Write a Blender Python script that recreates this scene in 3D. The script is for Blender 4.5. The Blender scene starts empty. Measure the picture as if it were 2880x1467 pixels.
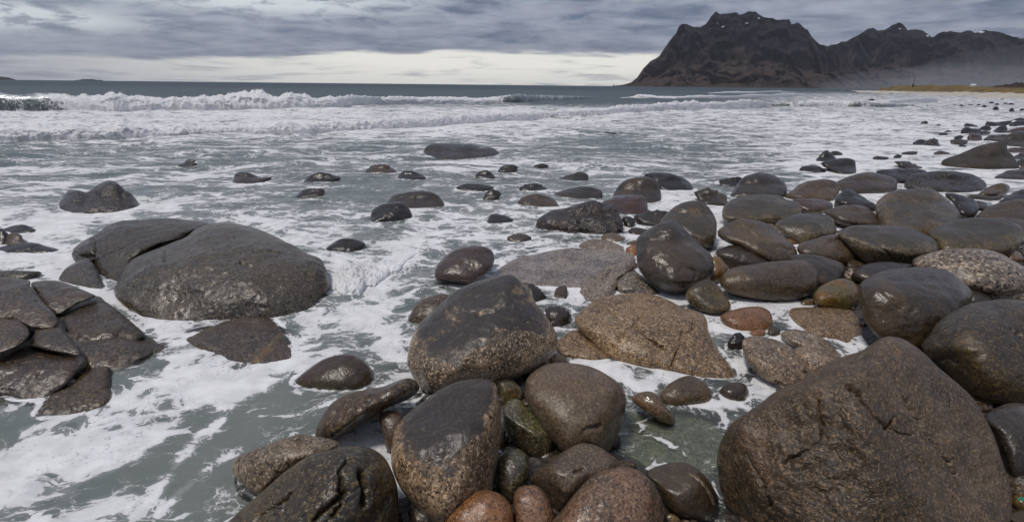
import bpy, math, random
import numpy as np
from mathutils import Vector, Matrix
from mathutils.bvhtree import BVHTree

scene = bpy.context.scene
random.seed(7)
rng = np.random.default_rng(11)

# ------------------------------------------------------------------ camera
H = 1.7                                   # eye height above the water
PITCH = math.radians(18.95)
ROLL = math.radians(0.6)
FWD = np.array([0.0, math.cos(PITCH), -math.sin(PITCH)])
R0 = np.array([1.0, 0.0, 0.0])
U0 = np.array([0.0, math.sin(PITCH), math.cos(PITCH)])
RIGHT = R0 * math.cos(ROLL) + U0 * math.sin(ROLL)
UP = U0 * math.cos(ROLL) - R0 * math.sin(ROLL)
CAM = np.array([0.0, 0.0, H])
cam_data = bpy.data.cameras.new('camera')
cam_data.sensor_width = 36.0
cam_data.lens = 18.0                      # 90 degrees across
cam_data.clip_start = 0.05
cam_data.clip_end = 40000.0
cam = bpy.data.objects.new('camera', cam_data)
scene.collection.objects.link(cam)
cam.matrix_world = Matrix(((RIGHT[0], UP[0], -FWD[0], 0), (RIGHT[1], UP[1], -FWD[1], 0),
                           (RIGHT[2], UP[2], -FWD[2], H), (0, 0, 0, 1)))
scene.camera = cam

# ------------------------------------------------------------------ render look
scene.view_settings.view_transform = 'Standard'
scene.view_settings.look = 'None'
scene.view_settings.gamma = 1.0
scene.view_settings.exposure = 0.30
scene.cycles.use_denoising = True
scene.cycles.max_bounces = 6
scene.cycles.diffuse_bounces = 3
scene.cycles.glossy_bounces = 3
scene.cycles.transparent_max_bounces = 12
scene.cycles.volume_bounces = 0

# ------------------------------------------------------------------ node helper
class NT:
    def __init__(self, tree):
        self.t = tree
        self.n = tree.nodes
        self.l = tree.links
    def new(self, kind, **props):
        nd = self.n.new(kind)
        for k, v in props.items():
            setattr(nd, k, v)
        return nd
    def put(self, sock, v):
        if isinstance(v, bpy.types.NodeSocket):
            self.l.new(v, sock)
        elif v is not None:
            sock.default_value = v
    def m(self, op, a, b=None, c=None, clamp=False):
        nd = self.new('ShaderNodeMath', operation=op, use_clamp=clamp)
        for i, v in enumerate((a, b, c)):
            if v is not None:
                self.put(nd.inputs[i], v)
        return nd.outputs[0]
    def vm(self, op, a, b=None, scale=None):
        nd = self.new('ShaderNodeVectorMath', operation=op)
        self.put(nd.inputs[0], a)
        if b is not None:
            self.put(nd.inputs[1], b)
        if scale is not None:
            self.put(nd.inputs['Scale'], scale)
        return nd.outputs[0]
    def noise(self, vec, scale, detail=4.0, rough=0.55, dist=0.0, color=False, dim='3D'):
        nd = self.new('ShaderNodeTexNoise', noise_dimensions=dim)
        self.put(nd.inputs['Vector'], vec)
        nd.inputs['Scale'].default_value = scale
        nd.inputs['Detail'].default_value = detail
        nd.inputs['Roughness'].default_value = rough
        nd.inputs['Distortion'].default_value = dist
        return nd.outputs['Color' if color else 'Fac']
    def voro(self, vec, scale, feature='F1', out='Distance', rnd=1.0):
        nd = self.new('ShaderNodeTexVoronoi', feature=feature)
        self.put(nd.inputs['Vector'], vec)
        nd.inputs['Scale'].default_value = scale
        nd.inputs['Randomness'].default_value = rnd
        return nd.outputs[out]
    def mix(self, fac, a, b, kind='RGBA', blend='MIX'):
        nd = self.new('ShaderNodeMix', data_type=kind)
        if kind == 'RGBA':
            nd.blend_type = blend
            ia, ib, o = nd.inputs[6], nd.inputs[7], nd.outputs[2]
        else:
            ia, ib, o = nd.inputs[2], nd.inputs[3], nd.outputs[0]
        self.put(nd.inputs[0], fac)
        for s, v in ((ia, a), (ib, b)):
            if isinstance(v, tuple) and len(v) == 3:
                v = (*v, 1.0)
            self.put(s, v)
        return o
    def ss(self, x, lo, hi, out0=0.0, out1=1.0):
        nd = self.new('ShaderNodeMapRange', interpolation_type='SMOOTHSTEP')
        self.put(nd.inputs[0], x)
        self.put(nd.inputs[1], lo)
        self.put(nd.inputs[2], hi)
        nd.inputs[3].default_value = out0
        nd.inputs[4].default_value = out1
        return nd.outputs[0]

# ------------------------------------------------------------------ sky and sun
SUN_EL, SUN_AZ = math.radians(66), math.radians(-125)      # azimuth from +Y, positive to the right
world = bpy.data.worlds.new('World')
scene.world = world
world.use_nodes = True
w = NT(world.node_tree)
w.n.clear()
wout = w.new('ShaderNodeOutputWorld')
bg = w.new('ShaderNodeBackground')
bg.inputs['Strength'].default_value = 0.79
w.l.new(bg.outputs[0], wout.inputs[0])
sky = w.new('ShaderNodeTexSky', sky_type='NISHITA')
sky.sun_disc = False
sky.sun_elevation = SUN_EL
sky.sun_rotation = SUN_AZ
tc = w.new('ShaderNodeTexCoord').outputs['Generated']
sep = w.new('ShaderNodeSeparateXYZ')
w.l.new(w.vm('NORMALIZE', tc), sep.inputs[0])
X, Y, Z = sep.outputs
el = w.m('MULTIPLY', w.m('ARCSINE', Z), 57.2958)           # degrees above the horizon
az = w.m('MULTIPLY', w.m('ARCTAN2', X, Y), 57.2958)
cv = w.new('ShaderNodeCombineXYZ')
w.put(cv.inputs[0], w.m('MULTIPLY', az, 0.05))
w.put(cv.inputs[1], w.m('MULTIPLY', w.m('POWER', w.m('MAXIMUM', el, 0.0), 0.8), 0.75))
w.put(cv.inputs[2], w.m('MULTIPLY', w.m('ABSOLUTE', az), 0.004))
n_big = w.noise(cv.outputs[0], 0.9, 5.0, 0.55, 0.4)
n_str = w.noise(cv.outputs[0], 2.2, 6.0, 0.6, 0.6)
cv2 = w.new('ShaderNodeCombineXYZ')
w.put(cv2.inputs[0], w.m('MULTIPLY', az, 0.22))
w.put(cv2.inputs[1], w.m('MULTIPLY', el, 0.9))
n_fine = w.noise(cv2.outputs[0], 1.1, 6.0, 0.62, 0.5)
def blob(a0, e0, sa, se):
    da = w.m('DIVIDE', w.m('SUBTRACT', az, a0), sa)
    de = w.m('DIVIDE', w.m('SUBTRACT', el, e0), se)
    r2 = w.m('ADD', w.m('MULTIPLY', da, da), w.m('MULTIPLY', de, de))
    return w.m('EXPONENT', w.m('MULTIPLY', r2, -1.0))
# the clear strip under the cloud deck: its upper edge wavers, it fades to both sides
edge = w.m('ADD', w.m('MULTIPLY', w.m('SUBTRACT', n_big, 0.5), 2.2), 3.35)
edge = w.m('ADD', edge, w.m('MULTIPLY', w.m('SUBTRACT', n_str, 0.5), 1.4))
edge = w.m('SUBTRACT', edge, w.ss(az, -12.0, -40.0, 0.0, 1.5))
strip = w.ss(w.m('SUBTRACT', edge, el), -0.10, 0.55)
side = w.m('MULTIPLY', w.ss(az, -52.0, -14.0), w.ss(az, 70.0, 30.0))
side = w.m('ADD', w.m('MULTIPLY', side, 0.86), 0.14)
strip = w.m('MULTIPLY', strip, side)
strip = w.m('MULTIPLY', strip, w.ss(w.m('ADD', n_str, w.m('MULTIPLY', side, 0.09)), 0.36, 0.60, 0.30, 1.0))
strip = w.m('MULTIPLY', strip, w.ss(el, -0.3, 2.2, 0.72, 1.0))
gap = w.m('ADD', w.m('MULTIPLY', blob(-25.0, 7.4, 13.0, 1.35), 0.95), w.m('MULTIPLY', blob(-43.0, 4.6, 8.0, 0.9), 1.1))
gap = w.m('ADD', gap, w.m('MULTIPLY', blob(15.0, 9.6, 12.0, 1.3), 0.45))
gap = w.m('MULTIPLY', gap, w.ss(n_fine, 0.36, 0.56, 0.15, 1.5))
tone = w.m('ADD', w.m('MULTIPLY', w.m('SUBTRACT', n_fine, 0.5), 1.7), w.m('MULTIPLY', w.m('SUBTRACT', n_str, 0.5), 2.2))
tone = w.m('ADD', tone, 0.5, clamp=True)
deck = w.mix(tone, (0.112, 0.145, 0.235), (0.44, 0.48, 0.585))
deck = w.mix(w.ss(n_str, 0.42, 0.7, 0.0, 0.35), deck, (0.35, 0.33, 0.39))
cloud = w.mix(w.m('MINIMUM', gap, 1.0), deck, (0.78, 0.83, 0.86))
cloud = w.mix(strip, cloud, (1.20, 1.17, 1.06))
# overcast deck: brighter towards the zenith
lift = w.m('ADD', 1.0, w.m('MULTIPLY', w.ss(Z, 0.12, 1.0), 0.35))
cl = w.vm('SCALE', cloud, scale=lift)
nis = w.vm('SCALE', sky.outputs[0], scale=0.08)
tot = w.mix(0.10, cl, nis)
w.put(bg.inputs['Color'], tot)

sun_data = bpy.data.lights.new('sun', 'SUN')
sun_data.energy = 1.5
sun_data.angle = math.radians(11)
sun_data.color = (1.0, 0.93, 0.84)
sun = bpy.data.objects.new('sun', sun_data)
scene.collection.objects.link(sun)
sd = Vector((math.sin(SUN_AZ) * math.cos(SUN_EL), math.cos(SUN_AZ) * math.cos(SUN_EL), math.sin(SUN_EL)))
sun.rotation_euler = sd.to_track_quat('Z', 'Y').to_euler()
sun.location = (-20, -20, 40)

# ------------------------------------------------------------------ numbers
K = 1.0 / 1440.0                          # photograph pixel (2880 wide) to tangent
TILE = {'F': (0, 0, 2880 / 2576), 'A': (0, 550, 720 / 2574), 'B': (1440, 367, 720 / 2574), 'C': (2160, 367, 720 / 2574),
        'D': (2160, 734, 720 / 2574), 'E': (1440, 734, 720 / 2574), 'G': (1300, 1100, 720 / 2574), 'H': (600, 1100, 720 / 2574),
        'I': (2160, 200, 720 / 2574), 'M': (0, 380, 960 / 2422), 'N': (960, 380, 960 / 2422), 'R': (1920, 300, 960 / 2422),
        'L': (0, 760, 1000 / 1856), 'P': (900, 760, 1000 / 1856), 'Q': (1880, 760, 1000 / 1856), 'S': (1440, 0, 1440 / 2576)}

def pix(tile, txt):
    ox, oy, s = TILE[tile]
    q = np.array([[float(v) for v in p.split(',')] for p in txt.split()])
    return np.c_[ox + q[:, 0] * s, oy + q[:, 1] * s]

def tan_of(p):
    p = np.asarray(p, float)
    return np.c_[(p[:, 0] - 1440.0) * K, (733.5 - p[:, 1]) * K]

def rays(a, b):
    return FWD[None, :] + a[:, None] * RIGHT[None, :] + b[:, None] * UP[None, :]

def on_level(p, z=0.0, far=9000.0):
    ab = tan_of(p)
    d = rays(ab[:, 0], ab[:, 1])
    t = (z - H) / np.minimum(d[:, 2], -1e-5)
    t = np.minimum(t, far)
    return CAM + d * t[:, None]

def to_pix(P):
    v = P - CAM
    f = np.maximum(v @ FWD, 1e-3)
    return np.c_[1440 + (v @ RIGHT) / f / K, 733.5 - (v @ UP) / f / K]

def _h(i, j, k, seed):
    n = (i.astype(np.uint32) * np.uint32(374761393) + j.astype(np.uint32) * np.uint32(668265263)
         + k.astype(np.uint32) * np.uint32(2246822519) + np.uint32((seed * 3266489917) & 0xffffffff))
    n = (n ^ (n >> np.uint32(13))) * np.uint32(1274126177)
    n = n ^ (n >> np.uint32(16))
    return n.astype(np.float32) / np.float32(4294967295.0)

def vnoise(P, seed=0):
    P = np.asarray(P, dtype=np.float64)
    I = np.floor(P).astype(np.int64)
    f = (P - I).astype(np.float32)
    f = f * f * f * (f * (f * 6 - 15) + 10)
    i, j, k = I[:, 0], I[:, 1], I[:, 2]
    x, y, z = f[:, 0], f[:, 1], f[:, 2]
    r = 0
    for dx in (0, 1):
        wx = x if dx else 1 - x
        for dy in (0, 1):
            wy = y if dy else 1 - y
            for dz in (0, 1):
                wz = z if dz else 1 - z
                r = r + _h(i + dx, j + dy, k + dz, seed) * (wx * wy * wz)
    return r * 2 - 1

def fbm(P, octaves=4, seed=0, gain=0.5, lac=2.03):
    a, r, q = 1.0, 0, np.asarray(P, dtype=np.float64)
    for o in range(octaves):
        r = r + a * vnoise(q + 17.3 * o, seed + o)
        a *= gain
        q = q * lac
    return r

def sstep(x, lo, hi):
    t = np.clip((x - lo) / (hi - lo), 0, 1)
    return t * t * (3 - 2 * t)

def seg_dist(p, line):
    d = np.full(len(p), 1e9)
    for a, b in zip(line[:-1], line[1:]):
        ab = b - a
        t = np.clip(((p - a) @ ab) / max(ab @ ab, 1e-9), 0, 1)
        d = np.minimum(d, np.linalg.norm(p - (a + t[:, None] * ab), axis=1))
    return d

# ------------------------------------------------------------------ object helpers
def mesh_obj(name, V, F, mat=None, loc=(0, 0, 0), smooth=True, parent=None):
    me = bpy.data.meshes.new(name)
    V = np.asarray(V, dtype=np.float32) - np.asarray(loc, dtype=np.float32)
    F = np.asarray(F, dtype=np.int32)
    nv, nf, k = len(V), len(F), F.shape[1]
    me.vertices.add(nv)
    me.vertices.foreach_set('co', V.ravel())
    me.loops.add(nf * k)
    me.loops.foreach_set('vertex_index', F.ravel())
    me.polygons.add(nf)
    me.polygons.foreach_set('loop_start', np.arange(nf, dtype=np.int32) * k)
    me.polygons.foreach_set('loop_total', np.full(nf, k, dtype=np.int32))
    if smooth:
        me.polygons.foreach_set('use_smooth', np.ones(nf, dtype=bool))
    me.update(calc_edges=True)
    if mat:
        me.materials.append(mat)
    o = bpy.data.objects.new(name, me)
    o.location = loc
    scene.collection.objects.link(o)
    if parent is not None:
        o.parent = parent
        o.location = Vector(loc) - parent.location
    return o

def tag(o, label=None, cat=None, group=None, kind=None):
    if label: o['label'] = label
    if cat: o['category'] = cat
    if group: o['group'] = group
    if kind: o['kind'] = kind
    return o

def grid_faces(nr, nc):
    r, c = np.meshgrid(np.arange(nr - 1), np.arange(nc - 1), indexing='ij')
    a = (r * nc + c).ravel()
    return np.c_[a, a + 1, a + nc + 1, a + nc]

def add_attr(o, name, vals):
    at = o.data.attributes.new(name, 'FLOAT', 'POINT')
    at.data.foreach_set('value', np.asarray(vals, dtype=np.float32))

def new_mat(name):
    mt = bpy.data.materials.new(name)
    mt.use_nodes = True
    t = NT(mt.node_tree)
    t.n.clear()
    out = t.new('ShaderNodeOutputMaterial')
    return mt, t, out

# ------------------------------------------------------------------ materials
def rock_mat(name, base, alt, light, dark, speck=0.5, scale=70.0, rough=0.42, cap=0.0, capcol=(0.025, 0.024, 0.023),
             patch=None, patchcol=None, bump=0.35, grain=1.0, veins=0.0, cap_level=0.72, wet=0.45):
    wb = 0.555 if max(base) < 0.22 else 0.64
    dk = 0.76 if max(base) < 0.14 else 0.86
    wm = lambda c: (c[0] * 0.83 * dk, c[1] * 0.72 * dk, c[2] * wb * dk)
    base, alt, light, dark, capcol = wm(base), wm(alt), wm(light), wm(dark), wm(capcol)
    if patchcol:
        patchcol = wm(patchcol)
    """base/alt: broad mottling; light/dark: crystals of the granite; cap: black crust on the upper side"""
    mt, t, out = new_mat(name)
    b = t.new('ShaderNodeBsdfPrincipled')
    t.l.new(b.outputs[0], out.inputs[0])
    geo = t.new('ShaderNodeNewGeometry')
    pos = geo.outputs['Position']
    nz = t.new('ShaderNodeSeparateXYZ')
    t.l.new(geo.outputs['Normal'], nz.inputs[0])
    oi = t.new('ShaderNodeObjectInfo')
    big = t.noise(pos, 2.6, 5.0, 0.6, 0.8)
    mid = t.noise(pos, 11.0, 5.0, 0.65, 0.4)
    col = t.mix(t.ss(big, 0.36, 0.64), base, alt)
    col = t.mix(t.ss(mid, 0.42, 0.72, 0.0, 0.6), col, dark)
    if patch:
        pn = t.noise(t.vm('ADD', pos, (3.1, 7.7, 1.9)), patch, 6.0, 0.68, 0.8)
        col = t.mix(t.ss(pn, 0.46, 0.62, 0.0, 0.85), col, patchcol)
    # crystals
    scale = scale * 1.9
    g1 = t.voro(pos, scale, 'F1', 'Color')
    gs = t.new('ShaderNodeSeparateXYZ')
    t.l.new(g1, gs.inputs[0])
    g2 = t.noise(pos, scale * 0.55, 2.0, 0.7)
    lf = t.m('MULTIPLY', t.ss(gs.outputs[0], 0.60, 0.72), t.ss(g2, 0.42, 0.55))
    df = t.m('MULTIPLY', t.ss(gs.outputs[1], 0.66, 0.76), t.ss(g2, 0.62, 0.45))
    col = t.mix(t.m('MULTIPLY', lf, speck), col, light)
    col = t.mix(t.m('MULTIPLY', df, speck), col, dark)
    if cap:
        cn = t.noise(pos, 5.0, 6.0, 0.7, 0.5)
        cm = t.m('ADD', nz.outputs[2], t.m('MULTIPLY', t.m('SUBTRACT', cn, 0.5), 1.1))
        cm = t.m('ADD', cm, t.m('MULTIPLY', t.m('SUBTRACT', g2, 0.5), 0.5))
        col = t.mix(t.m('MULTIPLY', t.ss(cm, cap_level - 0.14, cap_level + 0.14), cap), col, capcol)
    val = t.m('ADD', 0.82, t.m('MULTIPLY', oi.outputs['Random'], 0.36))
    col = t.vm('SCALE', col, scale=val)
    hs = t.new('ShaderNodeHueSaturation')
    rnd2 = t.m('FRACT', t.m('MULTIPLY', oi.outputs['Random'], 7.31))
    t.put(hs.inputs['Saturation'], t.m('ADD', 0.88, t.m('MULTIPLY', rnd2, 0.36)))
    t.put(hs.inputs['Hue'], t.m('ADD', 0.494, t.m('MULTIPLY', t.m('FRACT', t.m('MULTIPLY', oi.outputs['Random'], 23.7)), 0.011)))
    t.put(hs.inputs['Color'], col)
    col = hs.outputs[0]
    t.put(b.inputs['Base Color'], col)
    rg = t.m('ADD', rough, t.m('ADD', t.m('MULTIPLY', t.m('SUBTRACT', mid, 0.5), 0.5), t.m('MULTIPLY', t.m('SUBTRACT', big, 0.5), 0.7)))
    t.put(b.inputs['Roughness'], t.m('MAXIMUM', rg, 0.12))
    wetn = t.noise(pos, 3.1, 4.0, 0.6, 0.6)
    t.put(b.inputs['Coat Weight'], t.ss(wetn, 0.36, 0.56, wet * 0.35, wet))
    b.inputs['Coat Roughness'].default_value = 0.24
    b.inputs['Coat IOR'].default_value = 1.40
    b.inputs['Specular IOR Level'].default_value = 0.5
    fine = t.noise(pos, scale * 0.5, 3.0, 0.7)
    hgt = t.m('ADD', t.m('MULTIPLY', mid, 0.030), t.m('MULTIPLY', fine, 0.0045 * grain))
    pit = t.ss(t.noise(pos, 23.0, 2.0, 0.5, 0.6), 0.30, 0.40, 0.0, 1.0)
    hgt = t.m('ADD', hgt, t.m('MULTIPLY', pit, 0.004))
    bp = t.new('ShaderNodeBump')
    bp.inputs['Strength'].default_value = bump
    bp.inputs['Distance'].default_value = 1.0
    t.put(bp.inputs['Height'], hgt)
    t.l.new(bp.outputs[0], b.inputs['Normal'])
    t.l.new(bp.outputs[0], b.inputs['Coat Normal'])
    return mt

MATS = {
    'dark':   rock_mat('wet_black_rock', (0.034, 0.028, 0.024), (0.019, 0.017, 0.016), (0.085, 0.07, 0.056), (0.008, 0.007, 0.007), 0.35, 60, 0.26, wet=0.38),
    'rough':  rock_mat('rough_wet_rock', (0.050, 0.034, 0.026), (0.024, 0.020, 0.018), (0.15, 0.12, 0.09), (0.008, 0.007, 0.006), 0.55, 55, 0.27, bump=0.9, wet=0.55),
    'grey':   rock_mat('dark_grey_granite', (0.092, 0.088, 0.082), (0.056, 0.055, 0.054), (0.27, 0.235, 0.175), (0.015, 0.015, 0.015), 0.85, 55, 0.36, patch=1.1, patchcol=(0.105, 0.088, 0.062), wet=0.28),
    'bed':    rock_mat('brown_grey_granite', (0.105, 0.088, 0.074), (0.070, 0.062, 0.056), (0.25, 0.195, 0.145), (0.015, 0.014, 0.013), 0.85, 55, 0.38, patch=1.7, patchcol=(0.115, 0.085, 0.064), wet=0.35),
    'tan':    rock_mat('speckled_tan_granite', (0.43, 0.345, 0.245), (0.27, 0.215, 0.15), (0.72, 0.61, 0.47), (0.035, 0.030, 0.025), 0.9, 58, 0.46, cap=0.2, wet=0.25),
    'tancap': rock_mat('tan_granite_black_crust', (0.46, 0.37, 0.26), (0.19, 0.155, 0.115), (0.78, 0.68, 0.53), (0.024, 0.021, 0.018), 0.9, 62, 0.38, cap=0.93, capcol=(0.030, 0.029, 0.028), cap_level=0.66, wet=0.35),
    'slab':   rock_mat('pale_grey_granite', (0.36, 0.335, 0.295), (0.24, 0.22, 0.19), (0.62, 0.57, 0.49), (0.030, 0.028, 0.026), 0.9, 58, 0.40, patch=2.4, patchcol=(0.075, 0.075, 0.075), wet=0.6),
    'brown':  rock_mat('smooth_brown_stone', (0.118, 0.088, 0.064), (0.070, 0.058, 0.048), (0.27, 0.21, 0.145), (0.018, 0.016, 0.014), 0.55, 80, 0.33, patch=1.6, patchcol=(0.145, 0.105, 0.070), wet=0.3),
    'red':    rock_mat('wet_red_brown_stone', (0.105, 0.056, 0.037), (0.060, 0.040, 0.032), (0.20, 0.13, 0.09), (0.016, 0.012, 0.010), 0.35, 80, 0.22, wet=0.8),
    'purple': rock_mat('purple_brown_granite', (0.155, 0.108, 0.094), (0.105, 0.080, 0.073), (0.34, 0.25, 0.20), (0.024, 0.020, 0.019), 0.6, 80, 0.37, patch=2.0, patchcol=(0.16, 0.115, 0.072), wet=0.3),
    'olive':  rock_mat('olive_grey_stone', (0.215, 0.178, 0.120), (0.095, 0.085, 0.064), (0.46, 0.375, 0.25), (0.018, 0.017, 0.014), 0.65, 62, 0.36, cap=0.8, capcol=(0.050, 0.050, 0.047), cap_level=0.80, wet=0.28),
    'slate':  rock_mat('slate_grey_stone', (0.060, 0.051, 0.044), (0.036, 0.032, 0.030), (0.15, 0.13, 0.105), (0.016, 0.015, 0.014), 0.45, 80, 0.30, patch=1.8, patchcol=(0.100, 0.076, 0.056), wet=0.4),
    'pale':   rock_mat('pale_speckled_granite', (0.30, 0.275, 0.235), (0.21, 0.19, 0.16), (0.66, 0.60, 0.50), (0.018, 0.016, 0.014), 0.95, 28, 0.45, wet=0.2),
    'orange': rock_mat('orange_granite', (0.37, 0.20, 0.10), (0.26, 0.135, 0.066), (0.46, 0.29, 0.18), (0.045, 0.037, 0.032), 0.8, 75, 0.36, wet=0.35),
    'multi':  rock_mat('orange_stone_grey_patches', (0.30, 0.165, 0.088), (0.20, 0.115, 0.066), (0.38, 0.28, 0.19), (0.025, 0.022, 0.020), 0.8, 70, 0.37, patch=3.4, patchcol=(0.075, 0.075, 0.055), wet=0.4),
    'green':  rock_mat('algae_green_stone', (0.150, 0.165, 0.080), (0.090, 0.100, 0.062), (0.36, 0.38, 0.24), (0.018, 0.019, 0.013), 0.6, 65, 0.22, patch=4.0, patchcol=(0.090, 0.062, 0.040), wet=0.8),
    'ochre':  rock_mat('ochre_stone', (0.23, 0.150, 0.068), (0.13, 0.104, 0.052), (0.36, 0.29, 0.17), (0.034, 0.028, 0.020), 0.6, 70, 0.25, patch=5.0, patchcol=(0.11, 0.11, 0.052), wet=0.6),
    'big':    rock_mat('weathered_brown_granite', (0.160, 0.120, 0.086), (0.076, 0.061, 0.048), (0.36, 0.28, 0.195), (0.020, 0.017, 0.015), 0.62, 88, 0.44, patch=1.2, patchcol=(0.062, 0.055, 0.042), bump=0.8, wet=0.3),
    'moss':   rock_mat('olive_wet_stone', (0.085, 0.078, 0.042), (0.050, 0.047, 0.033), (0.17, 0.155, 0.09), (0.014, 0.013, 0.011), 0.45, 75, 0.26, patch=2.6, patchcol=(0.055, 0.026, 0.020), wet=0.6),
    'mottle': rock_mat('mottled_dark_boulder', (0.078, 0.070, 0.060), (0.050, 0.046, 0.042), (0.30, 0.245, 0.165), (0.016, 0.015, 0.014), 0.6, 60, 0.38, patch=1.3, patchcol=(0.145, 0.115, 0.082), wet=0.35),
    'dim':    rock_mat('dull_dark_brown_rock', (0.060, 0.049, 0.034), (0.040, 0.034, 0.026), (0.14, 0.115, 0.08), (0.012, 0.011, 0.009), 0.5, 50, 0.62, wet=0.04),
    'sub':    rock_mat('green_submerged_rock', (0.36, 0.38, 0.27), (0.26, 0.28, 0.20), (0.55, 0.55, 0.44), (0.09, 0.10, 0.07), 0.8, 40, 0.6),
}

def water_mat():
    mt, t, out = new_mat('surf_water')
    pos = t.new('ShaderNodeNewGeometry').outputs['Position']
    def attr(n):
        a = t.new('ShaderNodeAttribute')
        a.attribute_name = n
        return a.outputs['Fac']
    dens, clear, deep, scl = attr('foam'), attr('clear'), attr('deep'), attr('coarse')
    flat = t.vm('MULTIPLY', pos, (1.0, 1.0, 0.6))
    def warped(scale_in, a1, a2):
        w1 = t.vm('SCALE', t.vm('SUBTRACT', t.noise(flat, scale_in, 3.0, 0.5, color=True), (0.5, 0.5, 0.5)), scale=a1)
        w2 = t.vm('SCALE', t.vm('SUBTRACT', t.noise(flat, scale_in * 4.5, 3.0, 0.55, color=True), (0.5, 0.5, 0.5)), scale=a2)
        return t.vm('ADD', flat, t.vm('ADD', w1, w2))
    def layer(p, sc, stretch):
        q = t.vm('MULTIPLY', p, stretch)
        body = t.noise(q, sc, 7.0, 0.62)
        e1 = t.voro(q, sc * 1.5, 'DISTANCE_TO_EDGE')
        e2 = t.voro(q, sc * 3.6, 'DISTANCE_TO_EDGE')
        r1 = t.m('ABSOLUTE', t.m('SUBTRACT', t.noise(t.vm('ADD', q, (5.3, 1.7, 0.4)), sc * 1.1, 5.0, 0.58), 0.5))
        r2 = t.m('ABSOLUTE', t.m('SUBTRACT', t.noise(t.vm('ADD', q, (1.1, 9.2, 3.3)), sc * 2.7, 4.0, 0.55), 0.5))
        solid = t.m('ADD', t.m('MULTIPLY', body, 0.80), t.m('ADD', t.m('MULTIPLY', e1, 0.42), t.m('MULTIPLY', e2, 0.30)))
        solid = t.m('SUBTRACT', solid, 0.03)
        return solid, r1, r2, e2
    sN, r1N, r2N, eN = layer(warped(1.2, 0.75, 0.16), 2.5, (0.85, 1.35, 1.0))
    sF, r1F, r2F, eF = layer(warped(0.45, 1.9, 0.45), 0.95, (0.62, 1.7, 1.0))
    val = t.mix(scl, sN, sF, 'FLOAT')
    val = t.m('ADD', t.m('MULTIPLY', t.m('SUBTRACT', val, 0.47), 1.9), 0.47)
    r1 = t.mix(scl, r1N, r1F, 'FLOAT')
    r2 = t.mix(scl, r2N, r2F, 'FLOAT')
    thr = t.m('ADD', t.mix(scl, 0.475, 0.42, 'FLOAT'), t.m('MULTIPLY', t.m('SUBTRACT', dens, 0.5), 0.72))
    dlt = t.m('SUBTRACT', thr, val)
    solid = t.ss(dlt, t.mix(scl, -0.015, -0.03, 'FLOAT'), t.mix(scl, 0.035, 0.07, 'FLOAT'))
    # lacy threads, thicker and closer together where the foam is denser
    near_foam = t.ss(dlt, -0.42, -0.06)
    w1 = t.m('ADD', 0.006, t.m('MULTIPLY', dens, 0.036))
    th1 = t.ss(t.m('DIVIDE', r1, w1), 1.0, 0.25)
    th2 = t.ss(t.m('DIVIDE', r2, w1), 0.95, 0.2)
    lace = t.m('MULTIPLY', t.m('MAXIMUM', th1, t.m('MULTIPLY', th2, 0.8)), near_foam)
    lace = t.m('MULTIPLY', lace, t.ss(dens, 0.05, 0.35))
    film = t.m('MULTIPLY', t.ss(dlt, -0.25, 0.0), t.ss(dens, 0.1, 0.5, 0.0, 0.16))
    # thickness of the foam raft varies; pinholes and bubbles open it up
    thick = t.ss(dlt, 0.0, 0.22, 0.80, 1.0)
    solid = t.m('MULTIPLY', solid, thick)
    bub = t.voro(flat, 42.0, 'F1')
    hole = t.m('MULTIPLY', t.ss(bub, 0.12, 0.36, 0.5, 0.0), t.ss(t.noise(flat, 3.3, 3.0, 0.6), 0.46, 0.6))
    solid = t.m('MULTIPLY', solid, t.m('SUBTRACT', 1.0, t.m('MULTIPLY', hole, t.m('SUBTRACT', 1.0, scl))))
    foam = t.m('MAXIMUM', t.m('MAXIMUM', solid, t.m('MULTIPLY', lace, 0.95)), film)
    # ripples
    r1 = t.noise(t.vm('MULTIPLY', pos, (0.7, 1.3, 1.0)), 7.0, 4.0, 0.6, 0.6)
    r2 = t.noise(t.vm('MULTIPLY', pos, (0.5, 1.2, 1.0)), 1.3, 5.0, 0.62, 0.5)
    hgt = t.mix(scl, t.m('MULTIPLY', r1, 0.018), t.m('MULTIPLY', r2, 0.20), 'FLOAT')
    hgt = t.m('ADD', hgt, t.m('MULTIPLY', foam, 0.006))
    bp = t.new('ShaderNodeBump')
    bp.inputs['Strength'].default_value = 0.8
    bp.inputs['Distance'].default_value = 1.0
    t.put(bp.inputs['Height'], hgt)
    # water body: silt grey-green close in, dark steel blue far out
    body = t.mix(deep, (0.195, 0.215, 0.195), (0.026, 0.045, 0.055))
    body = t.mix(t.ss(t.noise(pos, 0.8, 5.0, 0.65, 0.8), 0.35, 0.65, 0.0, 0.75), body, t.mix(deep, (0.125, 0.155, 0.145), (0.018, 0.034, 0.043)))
    dif = t.new('ShaderNodeBsdfDiffuse')
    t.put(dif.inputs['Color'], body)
    t.l.new(bp.outputs[0], dif.inputs['Normal'])
    tr = t.new('ShaderNodeBsdfTransparent')
    tr.inputs['Color'].default_value = (0.80, 0.86, 0.82, 1)
    m1 = t.new('ShaderNodeMixShader')
    t.put(m1.inputs[0], clear)
    t.l.new(dif.outputs[0], m1.inputs[1])
    t.l.new(tr.outputs[0], m1.inputs[2])
    gl = t.new('ShaderNodeBsdfGlossy')
    t.put(gl.inputs['Roughness'], t.mix(deep, 0.07, 0.42, 'FLOAT'))
    gl.inputs['Color'].default_value = (0.9, 0.93, 0.95, 1)
    t.l.new(bp.outputs[0], gl.inputs['Normal'])
    fr = t.new('ShaderNodeFresnel')
    fr.inputs['IOR'].default_value = 1.33
    t.l.new(bp.outputs[0], fr.inputs['Normal'])
    m2 = t.new('ShaderNodeMixShader')
    frl = t.m('MINIMUM', fr.outputs[0], t.mix(deep, 0.50, 0.17, 'FLOAT'))
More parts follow.
